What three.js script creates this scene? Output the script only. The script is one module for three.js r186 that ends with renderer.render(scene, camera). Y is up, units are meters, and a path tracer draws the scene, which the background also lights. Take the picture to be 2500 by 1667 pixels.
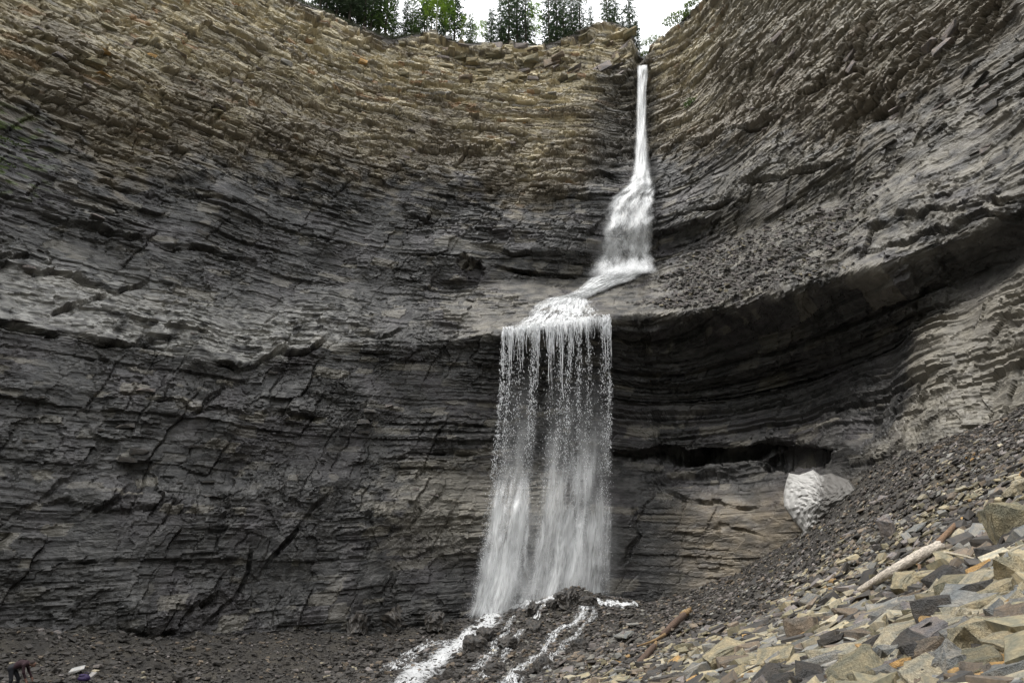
import * as THREE from 'three';
import { createNoise2D, createNoise3D } from 'simplex-noise';
import { ConvexGeometry } from 'three/addons/geometries/ConvexGeometry.js';
import { MarchingCubes } from 'three/addons/objects/MarchingCubes.js';
import { mergeGeometries } from 'three/addons/utils/BufferGeometryUtils.js';

// ------------------------------------------------------------------ camera, sky, sun, exposure
const scene = new THREE.Scene();
const FPX = 1500, PITCH = THREE.MathUtils.degToRad(18);          // focal length in pixels of the 2500 x 1667 photograph
const camera = new THREE.PerspectiveCamera(2 * Math.atan(833.5 / FPX) * 180 / Math.PI, 1024 / 682, 0.1, 600);
camera.position.set(0, 0, 0); camera.rotation.x = PITCH; scene.add(camera);

const skyW = 64, skyH = 32, skyData = new Float32Array(skyW * skyH * 4);   // an even bright overcast: brightest overhead
for (let j = 0; j < skyH; j++) for (let i = 0; i < skyW; i++) {
  const e = ((j + 0.5) / skyH - 0.5) * Math.PI, L = 1.6 * (1 + 2 * Math.max(0, Math.sin(e))) / 3, k = (j * skyW + i) * 4;
  skyData[k] = L * 0.985; skyData[k + 1] = L; skyData[k + 2] = L * 1.02; skyData[k + 3] = 1;
}
const sky = new THREE.DataTexture(skyData, skyW, skyH, THREE.RGBAFormat, THREE.FloatType);
sky.mapping = THREE.EquirectangularReflectionMapping; sky.magFilter = THREE.LinearFilter; sky.needsUpdate = true;
scene.background = sky; scene.environment = sky;

const sun = new THREE.DirectionalLight(new THREE.Color(1, 0.97, 0.93), 1.5);
sun.position.set(-52, 112, -18); sun.target.position.set(0, 10, -40); scene.add(sun, sun.target);
sun.castShadow = true; sun.shadow.radius = 26; sun.shadow.mapSize.set(2048, 2048);
Object.assign(sun.shadow.camera, { left: -80, right: 80, top: 80, bottom: -80, near: 1, far: 220 });

const renderer = new THREE.WebGLRenderer({ antialias: true });
renderer.toneMapping = THREE.LinearToneMapping; renderer.toneMappingExposure = 2.0;
renderer.shadowMap.enabled = true; renderer.shadowMap.type = THREE.PCFSoftShadowMap;

// ------------------------------------------------------------------ helpers
let seedState = 12345;
const rnd = () => { seedState = (seedState + 0x6d2b79f5) | 0; let t = Math.imul(seedState ^ (seedState >>> 15), 1 | seedState); t = (t + Math.imul(t ^ (t >>> 7), 61 | t)) ^ t; return ((t ^ (t >>> 14)) >>> 0) / 4294967296; };
const rr = (a, b) => a + (b - a) * rnd();
const gauss = () => (rnd() + rnd() + rnd() + rnd() - 2) * 0.87;
const n3 = createNoise3D(rnd), n2 = createNoise2D(rnd);
const hash = (i, j, k = 0) => { let h = Math.imul(i | 0, 374761393) + Math.imul(j | 0, 668265263) + Math.imul(k | 0, 1274126177); h = Math.imul(h ^ (h >>> 13), 1274126177); h ^= h >>> 16; h = Math.imul(h, 2246822519); return ((h ^ (h >>> 15)) >>> 0) / 4294967296; };
const clamp = (x, a, b) => Math.max(a, Math.min(b, x)), lerp = (a, b, t) => a + (b - a) * t;
const sst = (a, b, x) => { const t = clamp((x - a) / (b - a), 0, 1); return t * t * (3 - 2 * t); };
const cp = Math.cos(PITCH), sp = Math.sin(PITCH);
const ray = (u, v) => { const x = (u - 1250) / FPX, y = (833.5 - v) / FPX; return [x, y * cp + sp, -(cp - y * sp)]; };
const proj = (x, y, z) => { const d = -z * cp + y * sp, yy = y * cp + z * sp; return [1250 + FPX * x / d, 833.5 - FPX * yy / d, d]; };
function interp(xs, ys, x) {
  const n = xs.length; if (x <= xs[0]) return ys[0]; if (x >= xs[n - 1]) return ys[n - 1];
  let i = 1; while (xs[i] < x) i++;
  return lerp(ys[i - 1], ys[i], (x - xs[i - 1]) / (xs[i] - xs[i - 1]));
}
function interpS(xs, ys, x) {                                     // smooth (Catmull-Rom) version
  const n = xs.length; if (x <= xs[0]) return ys[0]; if (x >= xs[n - 1]) return ys[n - 1];
  let i = 1; while (xs[i] < x) i++;
  const x1 = xs[i - 1], x2 = xs[i], h = x2 - x1, t = (x - x1) / h, y1 = ys[i - 1], y2 = ys[i];
  const m1 = i > 1 ? (y2 - ys[i - 2]) / (x2 - xs[i - 2]) : (y2 - y1) / h, m2 = i < n - 1 ? (ys[i + 1] - y1) / (xs[i + 1] - x1) : (y2 - y1) / h;
  const t2 = t * t, t3 = t2 * t;
  return (2 * t3 - 3 * t2 + 1) * y1 + (t3 - 2 * t2 + t) * h * m1 + (-2 * t3 + 3 * t2) * y2 + (t3 - t2) * h * m2;
}
const polyX = (p) => p.map((q) => q[0]), polyY = (p) => p.map((q) => q[1]);
const used = new Map();
const numbered = (name) => { const k = used.get(name) ?? 0; used.set(name, k + 1); return k ? `${name}_${String(k).padStart(3, '0')}` : name; };
function tag(o, label, category, group) { o.userData.label = label; o.userData.category = category; if (group) o.userData.group = group; return o; }
const shad = (m) => { m.castShadow = m.receiveShadow = true; return m; };
function mesh(name, g, m, parent = scene) { const o = shad(new THREE.Mesh(g, m)); o.name = parent === scene ? numbered(name) : name; parent.add(o); return o; }
function thing(name, x, y, z, turn = 0) { const o = new THREE.Group(); o.name = numbered(name); o.position.set(x, y, z); o.rotation.y = turn; scene.add(o); return o; }
function structure(o, label) { o.userData.kind = 'structure'; if (label) o.userData.label = label; return o; }
function dataTex(w, h, f, srgb = false) {
  const d = new Uint8Array(w * h * 4);
  for (let j = 0; j < h; j++) for (let i = 0; i < w; i++) { const c = f(i, j), k = (j * w + i) * 4; d[k] = clamp(c[0] * 255, 0, 255); d[k + 1] = clamp(c[1] * 255, 0, 255); d[k + 2] = clamp(c[2] * 255, 0, 255); d[k + 3] = 255; }
  const t = new THREE.DataTexture(d, w, h); t.wrapS = t.wrapT = THREE.RepeatWrapping; t.magFilter = THREE.LinearFilter; t.minFilter = THREE.LinearMipmapLinearFilter; t.generateMipmaps = true;
  if (srgb) t.colorSpace = THREE.SRGBColorSpace; t.needsUpdate = true; return t;
}
// noise that repeats after w by h pixels
const tileN = (i, j, w, h, fx, fy, s) => { const a = i / w * Math.PI * 2, b = j / h * Math.PI * 2, x = Math.cos(a) * fx, y = Math.sin(a) * fx, z = Math.cos(b) * fy, q = Math.sin(b) * fy; return n3(x + s, y + z * 1.3, q + s * 2.1 + z * 0.7); };

// ------------------------------------------------------------------ the amphitheatre of rock: a wall round a centre, R(theta) in plan, stepped in profile
const AX = -3, AZ = -20, DEG = Math.PI / 180;
const TH = [-100, -65, -45, -25, -10, 0, 8, 16, 22, 30, 40, 52, 64, 90, 112];
const R0T = [53, 42, 39, 39.8, 41, 42, 43, 44.8, 46.6, 45.3, 42, 38.8, 37.5, 38, 40];
const R0 = (th) => interpS(TH, R0T, th);
const OFF = {
  rim: TH.map(() => -0.8), face: TH.map(() => 0),
  y47: [1.6, 1.6, 1.4, 1.2, 0.9, 0.8, 0.8, 0.8, 0.6, 0.6, 0.8, 1, 1, 1, 1],
  y38: [3, 3, 2.8, 2.6, 2.4, 2.3, 2.4, 2.6, 2.6, 2.0, 1.8, 1.8, 1.8, 2, 2],
  y36: [3, 3, 2.6, 2.2, 1.9, 1.9, 2.2, 2.8, 3.0, 2.0, 1.8, 1.8, 1.8, 2, 2],
  top3: [3.6, 3.8, 3.6, 3.4, 3.4, 3.8, 3.9, 3.9, 3.8, 3.6, 3.0, 2.4, 2.4, 2.6, 2.6],
  top: [4.2, 4.4, 4.4, 4.2, 3.6, 2.8, 2.6, 2.6, 2.6, 1.9, 1.6, 2.0, 2.6, 3, 3],
  lip: [6.2, 6.7, 7.2, 7.5, 8.6, 9.2, 9.6, 10, 10, 9.4, 8.2, 7, 6.2, 5.6, 5.6],
  lip1: [6.2, 6.7, 7.1, 7.2, 7.7, 7.9, 8.0, 7.9, 7.0, 5.5, 3.9, 3.1, 3.0, 5.5, 5.5],
  y13: [7.2, 7.7, 8.2, 8.1, 7.4, 6.8, 6.2, 5.2, 3.4, 1.0, -0.8, 0.2, 4.6, 6.4, 6.4],
  band: [8.2, 8.7, 9.2, 8.8, 8.2, 7.7, 7.2, 6.8, 5.4, 3.2, 2.2, 5.4, 8.6, 8.8, 8.6],
  band1: [8.4, 8.8, 9.4, 8.9, 8.2, 7.6, 7.1, 6.3, 4.6, 2.2, 1.2, 5.4, 9, 9.2, 9],
  y3: [9, 9.5, 10, 9.5, 8.9, 8.3, 8.1, 7.9, 6.8, 4.6, 3.2, 6.6, 9.6, 9.8, 9.6],
  y2: [9.4, 9.9, 10.4, 9.9, 9.3, 8.7, 8.6, 8.4, 7.2, 4.9, 3.6, 7, 10, 10, 9.8],
  ym7: [11.4, 12, 12.4, 11.6, 10.4, 9.8, 9.4, 9, 7.8, 5.6, 4.2, 5, 9.6, 10.6, 10.6],
  ym14: [12.4, 13, 13.4, 12.6, 11.4, 10.8, 10.4, 10, 8.8, 6.6, 5.2, 6, 10.6, 11.6, 11.6],
};
// where the photograph shows those steps (pixels of the 2500 wide picture); the height follows from the plan position
const PIX_RIM = [[0, -420], [400, -180], [700, -20], [760, 5], [800, 20], [850, 45], [900, 65], [960, 85], [1000, 75], [1060, 68], [1085, 88], [1120, 95], [1250, 95], [1320, 100], [1360, 88], [1400, 70], [1440, 50], [1480, 38], [1520, 55], [1552, 85], [1560, 140], [1576, 140], [1586, 112], [1610, 95], [1640, 65], [1680, 20], [1700, 0], [1800, -120], [2000, -360], [2500, -1000]];
const PIX_TOP = [[0, 600], [560, 690], [850, 700], [1150, 700], [1250, 690], [1430, 680], [1500, 652], [1600, 645], [1800, 570], [2000, 500], [2300, 370], [2500, 290]];
const PIX_LIP = [[0, 795], [340, 845], [560, 905], [750, 860], [850, 835], [1000, 840], [1225, 815], [1490, 778], [1650, 770], [1800, 745], [2125, 660], [2500, 535]];
const PIX_BAND = [[0, 1130], [900, 1110], [1200, 1100], [1450, 1105], [1550, 1085], [1800, 1082], [2000, 1090], [2100, 1100], [2500, 1120]];
const plan = (th, r) => [AX + r * Math.sin(th * DEG), AZ - r * Math.cos(th * DEG)];
function solveY(th, r, poly, lo, hi) {
  const [x, z] = plan(th, r), xs = poly[0], ys = poly[1]; let a = lo, b = hi;
  for (let k = 0; k < 40; k++) { const m = (a + b) / 2, [u, v, d] = proj(x, m, z); if (d < 1 || v < interp(xs, ys, u)) b = m; else a = m; }
  return (a + b) / 2;
}
const NCOL = 213, colY = [];                                       // one profile each degree
for (let c = 0; c < NCOL; c++) {
  const th = -100 + c, r0 = R0(th), P = (p) => [polyX(p), polyY(p)], inView = sst(-72, -60, th) * (1 - sst(66, 78, th));
  const g = (key) => interpS(TH, OFF[key], th);
  const rim = lerp(60, solveY(th, r0, P(PIX_RIM), 54, 67), inView);
  const top = lerp(25, solveY(th, r0 - g('top'), P(PIX_TOP), 20, 32), inView);
  const lip = lerp(18, solveY(th, r0 - g('lip'), P(PIX_LIP), 13, 23), inView);
  const band = lerp(7, solveY(th, r0 - g('band'), P(PIX_BAND), 4.5, 10), inView);
  colY.push({ rim, top, lip, band });
}
for (const k of ['rim', 'top', 'lip', 'band']) for (let pass = 0; pass < (k === 'rim' ? 0 : 3); pass++) { const s = colY.map((c) => c[k]); for (let c = 1; c < NCOL - 1; c++) colY[c][k] = (s[c - 1] + 2 * s[c] + s[c + 1]) / 4; }
const colAt = (th, k) => { const f = clamp(th + 100, 0, NCOL - 1.001), i = Math.floor(f); return lerp(colY[i][k], colY[i + 1][k], f - i); };
function profile(th) {                                             // knots from the base up: [y, inward offset]
  const g = (key) => interpS(TH, OFF[key], th), rim = colAt(th, 'rim'), top = colAt(th, 'top'), lip = colAt(th, 'lip'), band = colAt(th, 'band');
  return [[-14, g('ym14')], [-7, g('ym7')], [2.4, g('y2')], [3.3, g('y3')], [band - 1.2, g('band1')], [band, g('band')], [Math.min(13, lip - 3), g('y13')], [lip - 1.1, g('lip1')], [lip, g('lip')], [top, g('top')], [top + 3, g('top3')], [36, g('y36')], [38, g('y38')], [47, g('y47')], [rim - 1.5, g('face')], [rim, g('rim')]];
}
const offAt = (pr, y) => { if (y <= pr[0][0]) return pr[0][1]; for (let i = 1; i < pr.length; i++) if (y <= pr[i][0]) return lerp(pr[i - 1][1], pr[i][1], (y - pr[i - 1][0]) / Math.max(0.01, pr[i][0] - pr[i - 1][0])); return pr[pr.length - 1][1]; };
const profCache = new Map();
const profQ = (th) => { const k = Math.round(th * 4); if (!profCache.has(k)) profCache.set(k, profile(k / 4)); return profCache.get(k); };
const surfR = (th, y) => R0(th) - offAt(profQ(th), y);
const polar = (x, z) => [Math.atan2(x - AX, -(z - AZ)) / DEG, Math.hypot(x - AX, z - AZ)];
function wallHit(u, v, lift = 0) {                                  // where the line of sight through a pixel meets the wall
  const d = ray(u, v); let t0 = 8;
  const inside = (t) => { const [th, r] = polar(d[0] * t, d[2] * t); return r < surfR(th, d[1] * t) - lift; };
  let t = 8; while (t < 140 && inside(t)) { t0 = t; t += 0.4; }
  let a = t0, b = t; for (let k = 0; k < 20; k++) { const m = (a + b) / 2; if (inside(m)) a = m; else b = m; }
  const [th] = polar(d[0] * a, d[2] * a); return { x: d[0] * a, y: d[1] * a, z: d[2] * a, t: a, th };
}

// ------------------------------------------------------------------ the ground: scree on the right, stream bed in the middle, dark talus on the left
const GP = [];                                                     // x, z, height
const gPix = (u, v, t) => { const d = ray(u, v); GP.push([d[0] * t, d[2] * t, d[1] * t]); };
for (const [u, v] of [[0, 1535], [200, 1545], [400, 1556], [560, 1548], [700, 1535], [850, 1550], [1050, 1530], [1150, 1512], [1250, 1485], [1390, 1458], [1470, 1478], [1560, 1482], [1650, 1461], [1787, 1410], [1903, 1340], [1975, 1303], [2047, 1256], [2091, 1197], [2150, 1135], [2250, 1095], [2400, 1042], [2500, 1005]]) { const h = wallHit(u, v); GP.push([h.x, h.z, h.y]); }
for (const [u, v, t] of [[40, 1690, 24], [250, 1667, 26], [500, 1667, 29], [800, 1667, 31], [1000, 1667, 32], [1100, 1667, 28], [1250, 1667, 19.5], [1500, 1667, 11.5], [1900, 1667, 6.2], [2500, 1667, 3.6], [2300, 1400, 9], [2100, 1400, 14], [1900, 1450, 20], [1700, 1500, 27], [2400, 1200, 14], [2500, 1200, 11]]) gPix(u, v, t);
for (const [u, v, k] of [[1787, 1432, 0.8], [1903, 1368, 0.8], [1975, 1335, 0.8], [2047, 1290, 0.8], [2091, 1240, 0.8], [2150, 1180, 0.8], [1903, 1400, 0.62], [2047, 1325, 0.62], [2150, 1230, 0.62], [2250, 1120, 0.82], [2400, 1080, 0.8], [2300, 1140, 0.66]]) gPix(u, v, wallHit(u, v).t * k);
GP.push([0, 0, -1.75], [-6, -6, -3.6], [-6, 2, -3.2], [-15, -5, -5.4], [-32, -8, -5], [0, 22, -3], [20, 12, 6], [-30, 25, -7], [9, 0, 2.2], [24, -8, 8.5], [40, 0, 14], [-50, -10, -4], [0, 60, -8], [50, 50, 10], [-60, 50, -9], [30, -60, 0], [-40, -60, -4], [-10, -18, -5.6], [-55, -40, -3]);
const tpsU = (r2) => (r2 < 1e-9 ? 0 : 0.5 * r2 * Math.log(r2));
const tps = (() => {
  const n = GP.length, N = n + 3, A = [];
  for (let i = 0; i < n; i++) { const row = new Float64Array(N + 1); for (let j = 0; j < n; j++) row[j] = tpsU((GP[i][0] - GP[j][0]) ** 2 + (GP[i][1] - GP[j][1]) ** 2) + (i === j ? 0.6 : 0); row[n] = 1; row[n + 1] = GP[i][0]; row[n + 2] = GP[i][1]; row[N] = GP[i][2]; A.push(row); }
  for (let k = 0; k < 3; k++) { const row = new Float64Array(N + 1); for (let j = 0; j < n; j++) row[j] = k === 0 ? 1 : GP[j][k - 1]; A.push(row); }
  for (let c = 0; c < N; c++) { let p = c; for (let r = c + 1; r < N; r++) if (Math.abs(A[r][c]) > Math.abs(A[p][c])) p = r; [A[c], A[p]] = [A[p], A[c]]; for (let r = 0; r < N; r++) if (r !== c) { const f = A[r][c] / A[c][c]; if (f) for (let k = c; k <= N; k++) A[r][k] -= f * A[c][k]; } }
  return A.map((row, i) => row[N] / row[i]);
})();
const groundBase = (x, z) => { const n = GP.length; let h = tps[n] + tps[n + 1] * x + tps[n + 2] * z; for (let i = 0; i < n; i++) h += tps[i] * tpsU((x - GP[i][0]) ** 2 + (z - GP[i][1]) ** 2); return h; };
const moundP = (() => { const h = wallHit(1392, 1475); return [h.x, h.z + 4.6]; })(), mound0 = (x, z) => 1.35 * Math.exp(-((x - moundP[0]) ** 2 / 9 + (z - moundP[1]) ** 2 / 8));
const ground = (x, z) => {
  const d = Math.hypot(x, z), fine = clamp(d / 20, 0.3, 1);
  return groundBase(x, z) + mound0(x, z) + fine * (0.22 * n2(x / 4.1, z / 4.1) + 0.12 * n2(x / 1.7 + 7, z / 1.7) + 0.06 * n2(x / 0.6, z / 0.6 + 3));
};
const gridG = (() => {                                              // a quick look-up of the ground
  const S = 0.5, X0 = -70, Z0 = -75, NX = 281, NZ = 281, a = new Float32Array(NX * NZ);
  for (let j = 0; j < NZ; j++) for (let i = 0; i < NX; i++) a[j * NX + i] = groundBase(X0 + i * S, Z0 + j * S);
  return (x, z) => { const fx = clamp((x - X0) / S, 0, NX - 1.001), fz = clamp((z - Z0) / S, 0, NZ - 1.001), i = Math.floor(fx), j = Math.floor(fz), k = j * NX + i; return lerp(lerp(a[k], a[k + 1], fx - i), lerp(a[k + NX], a[k + NX + 1], fx - i), fz - j); };
})();
const groundQ = (x, z) => { const d = Math.hypot(x, z), fine = clamp(d / 20, 0.3, 1); return gridG(x, z) + mound0(x, z) + fine * (0.22 * n2(x / 4.1, z / 4.1) + 0.12 * n2(x / 1.7 + 7, z / 1.7) + 0.06 * n2(x / 0.6, z / 0.6 + 3)); };
function groundHit(u, v) { const d = ray(u, v); let t = 1.5; while (t < 90 && d[1] * t > groundQ(d[0] * t, d[2] * t)) t += 0.05 + t * 0.004; return { x: d[0] * t, y: groundQ(d[0] * t, d[2] * t), z: d[2] * t, t }; }

// ------------------------------------------------------------------ rock: beds, blocks, cracks
function Beds(seed, mean, lenLo, lenHi, slant) {
  const LO = -20, HI = 75, y0 = [], th = [], len = [], off = []; let y = LO, i = 0;
  while (y < HI) { const t = mean * (0.45 + 1.3 * hash(i, 1, seed) ** 1.5); y0.push(y); th.push(t); len.push(lerp(lenLo, lenHi, hash(i, 2, seed)) * (0.6 + 0.4 * t / mean)); off.push(hash(i, 3, seed) * 50); y += t; i++; }
  const BIN = 0.02, bin = new Uint16Array(Math.ceil((HI - LO) / BIN) + 2); let b = 0;
  for (let k = 0; k < bin.length; k++) { const yy = LO + k * BIN; while (b < y0.length - 1 && y0[b] + th[b] <= yy) b++; bin[k] = b; }
  const out = { h: 0, i: 0, j: 0, fx: 0, fy: 0, ex: 0, ey: 0, c: 0 };
  return (s, yy) => {
    const yc = clamp(yy, LO, HI - 0.1), b = bin[Math.floor((yc - LO) / BIN)];
    const q = (s - slant * yc) / len[b] + off[b]; let j = Math.floor(q), f = q - j;
    const a = 0.7 * hash(b, j, seed + 11); let lo = a, hi = 1 + 0.7 * hash(b, j + 1, seed + 11);
    if (f < a) { j--; hi = a; lo = 0.7 * hash(b, j, seed + 11) - 1; }
    out.i = b; out.j = j; out.h = hash(b, j, seed + 21); out.c = hash(b, j, seed + 31);
    out.fx = (f - lo) / (hi - lo); out.fy = clamp((yc - y0[b]) / th[b], 0, 1);
    out.ex = Math.min(out.fx, 1 - out.fx) * (hi - lo) * len[b]; out.ey = Math.min(out.fy, 1 - out.fy) * th[b];
    return out;
  };
}
const bedL = Beds(1, 2.6, 3, 8, 0.45), bedM = Beds(2, 0.6, 0.7, 3.0, 0.5), bedS = Beds(3, 0.34, 0.35, 1.4, 0.4), bedT = Beds(4, 0.25, 0.9, 4.5, 0.3), bedD = Beds(5, 0.55, 0.5, 2.0, 0.2), bedF = Beds(6, 0.18, 0.4, 1.5, 0.2), bedJ = Beds(7, 5.5, 1.6, 6, 0.55);
// long cracks, joints and shadowed ledges of the photograph; each: width and depth in metres, how far the rock above stands out, then its course
const CRACKS = [
  [0.35, 0.9, 0.45, [[-60, 640], [0, 651], [152, 676], [296, 707], [325, 695], [369, 680]]], [0.3, 0.8, 0.4, [[296, 707], [202, 745], [130, 770]]],
  [0.4, 1.0, 0.6, [[-60, 770], [0, 785], [98, 807], [181, 828], [336, 843], [390, 835]]], [0.4, 1.1, 0.6, [[500, 890], [585, 904], [629, 886], [676, 861], [752, 861], [802, 821]]],
  [0.35, 0.8, 0.35, [[632, 915], [564, 940], [491, 991], [463, 1009]]], [0.3, 0.5, 0.25, [[224, 969], [354, 976], [481, 994], [614, 1012], [741, 1031]]],
  [0.4, 1.0, 0.6, [[120, 544], [253, 572], [379, 599], [506, 622], [614, 648]]], [0.4, 0.9, 0.4, [[-20, 630], [72, 624]]],
  [0.35, 1.3, 0.2, [[799, 1205], [741, 1266], [687, 1338], [636, 1389]]], [0.35, 1.0, 0.2, [[614, 1338], [611, 1389], [578, 1454], [506, 1515]]],
  [0.4, 1.2, 0.3, [[542, 1411], [528, 1450], [473, 1490], [441, 1541], [369, 1557], [289, 1537]]], [0.3, 0.5, 0.25, [[87, 1230], [347, 1248], [484, 1259]]],
  [0.3, 0.6, 0.2, [[173, 1168], [87, 1226], [30, 1260]]], [0.3, 0.6, 0.2, [[325, 1186], [224, 1252]]], [0.3, 0.7, 0.2, [[530, 1180], [556, 1259], [535, 1290]]],
  [0.4, 0.9, 0.1, [[1233, 277], [1214, 299], [1206, 333]]], [0.35, 0.7, 0.4, [[700, 318], [780, 325], [900, 340], [1019, 355], [1154, 374], [1300, 385]]],
  [0.5, 1.2, 0.7, [[1364, 445], [1416, 430], [1472, 423], [1500, 432]]], [0.35, 0.7, 0.3, [[1341, 482], [1453, 482]]], [0.35, 0.7, 0.3, [[1132, 497], [1221, 520]]],
  [0.4, 0.8, 0.5, [[1000, 528], [1060, 540]]], [0.45, 0.9, 0.5, [[1179, 607], [1287, 620], [1424, 623]]], [0.5, 1.2, 0.7, [[1217, 655], [1319, 677], [1415, 680]]],
  [0.4, 1.0, 0.7, [[1686, 351], [1831, 311], [1896, 286]]], [0.4, 1.0, 0.6, [[1795, 452], [1903, 430], [2048, 390]]], [0.35, 0.9, 0.5, [[2120, 148], [2228, 87]]],
  [0.35, 0.8, 0.4, [[1957, 235], [2040, 199], [2113, 170]]], [0.35, 0.8, 0.4, [[1640, 527], [1686, 517], [1831, 484]]], [0.35, 0.6, 0.1, [[2080, 300], [2076, 361], [2073, 430]]],
  [0.35, 0.8, 0.5, [[2100, 560], [2228, 525], [2360, 500], [2520, 470]]], [0.35, 0.7, 0.4, [[2000, 655], [2200, 590], [2520, 505]]], [0.4, 0.7, 0.3, [[1540, 1240], [1560, 1300], [1530, 1370], [1500, 1390]]],
  [0.3, 0.6, 0.3, [[1560, 1175], [1700, 1232], [1880, 1232]]], [0.3, 0.5, 0.2, [[1640, 1300], [1760, 1290], [1850, 1300]]], [0.35, 0.8, 0.3, [[950, 1120], [1060, 1105], [1160, 1110]]],
  [0.3, 0.7, 0.3, [[880, 820], [960, 818], [990, 805]]], [0.35, 0.8, 0.3, [[640, 1010], [700, 1000], [800, 1040]]], [0.3, 0.7, 0.4, [[420, 470], [520, 485], [600, 500]]],
  [0.3, 0.5, 0.2, [[880, 1310], [1000, 1280], [1080, 1200]]], [0.35, 0.7, 0.4, [[380, 470], [300, 455], [230, 430]]], [0.4, 0.8, 0.3, [[500, 300], [560, 270], [620, 255]]],
].map(([w, dep, step, pts]) => ({ w: w * 0.75, dep: dep * 0.6, step: step * 0.6, pts: pts.map(([u, v]) => { const h = wallHit(u, v); return [h.th * DEG * 38, h.y]; }) }));
const HOLES = [[1155, 660, 1.0, 0.9, 1.2], [1130, 640, 0.6, 0.7, 0.8], [2150, 275, 1.1, 0.7, 1.3], [1640, 590, 4.5, 0.9, 0.9], [1430, 1100, 1.2, 0.5, 1.0], [1620, 1110, 5, 0.5, 1.4], [1810, 1110, 5, 0.6, 1.6], [1960, 1120, 3, 0.8, 1.8], [1700, 1170, 3, 0.7, 0.7], [860, 60, 1.3, 1.0, 1.5]].map(([u, v, w, h, d]) => { const q = wallHit(u, v); return [q.th * DEG * 38, q.y, w, h, d]; });
const crackBox = CRACKS.map((c) => { const xs = c.pts.map((p) => p[0]), ys = c.pts.map((p) => p[1]); return [Math.min(...xs) - 2, Math.max(...xs) + 2, Math.min(...ys) - 2, Math.max(...ys) + 2]; });
function crackAt(s, y) {
  let D = 0; const js = 0.35 * n2(s * 0.22, y * 0.22) + 0.22 * (hash(Math.floor(s / 0.8 + 0.3 * y), 3, 9) - 0.5), sy = y + js, ss = s + 0.3 * n2(s * 0.3 + 30, y * 0.3), keep = 0.35 + 0.65 * sst(-0.5, 0.3, n2(s / 2.6 + 70, y / 2.6));
  for (let c = 0; c < CRACKS.length; c++) {
    const b = crackBox[c]; if (ss < b[0] || ss > b[1] || sy < b[2] || sy > b[3]) continue;
    const { w, dep, step, pts } = CRACKS[c]; let best = 9, side = 0, fade = 1;
    for (let i = 1; i < pts.length; i++) {
      const [ax, ay] = pts[i - 1], [bx, by] = pts[i], dx = bx - ax, dy = by - ay, l2 = dx * dx + dy * dy, t = clamp(((ss - ax) * dx + (sy - ay) * dy) / l2, 0, 1), ex = ss - ax - dx * t, ey = sy - ay - dy * t, d = Math.hypot(ex, ey);
      if (d < best) { best = d; side = (dx >= 0 ? 1 : -1) * (dx * ey - dy * ex) / Math.sqrt(l2); const g = (i - 1 + t) / (pts.length - 1); fade = Math.min(1, Math.min(g, 1 - g) * 8); }
    }
    const f = (0.25 + 0.75 * fade) * keep;
    D -= dep * f * (1 - sst(w * 0.35, w * 0.9, best)); if (side > 0) D += step * f * (1 - sst(0.2, 1.8, best));
  }
  for (const [hs, hy, w, h, d] of HOLES) { const q = ((s - hs) / w) ** 2 + ((sy - hy) / h) ** 2; if (q < 1.6) D -= d * (1 - sst(0.4, 1.5, q + 0.3 * n2(s * 1.7, y * 1.7))); }
  return D;
}
const C = { d: 0, r: 0, g: 0, b: 0 };
const mix3 = (a, b, t) => [lerp(a[0], b[0], t), lerp(a[1], b[1], t), lerp(a[2], b[2], t)];
const TAN = [0.64, 0.55, 0.37], OLIVE = [0.40, 0.35, 0.235], BROWN = [0.22, 0.182, 0.13], RUST = [0.38, 0.21, 0.09], GREYT = [0.215, 0.197, 0.162], SHALE = [0.028, 0.027, 0.026], SHALE2 = [0.078, 0.075, 0.071], SILT = [0.36, 0.35, 0.325], PURP = [0.082, 0.073, 0.078], SOIL = [0.045, 0.036, 0.026], GREENM = [0.07, 0.10, 0.02];
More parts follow.
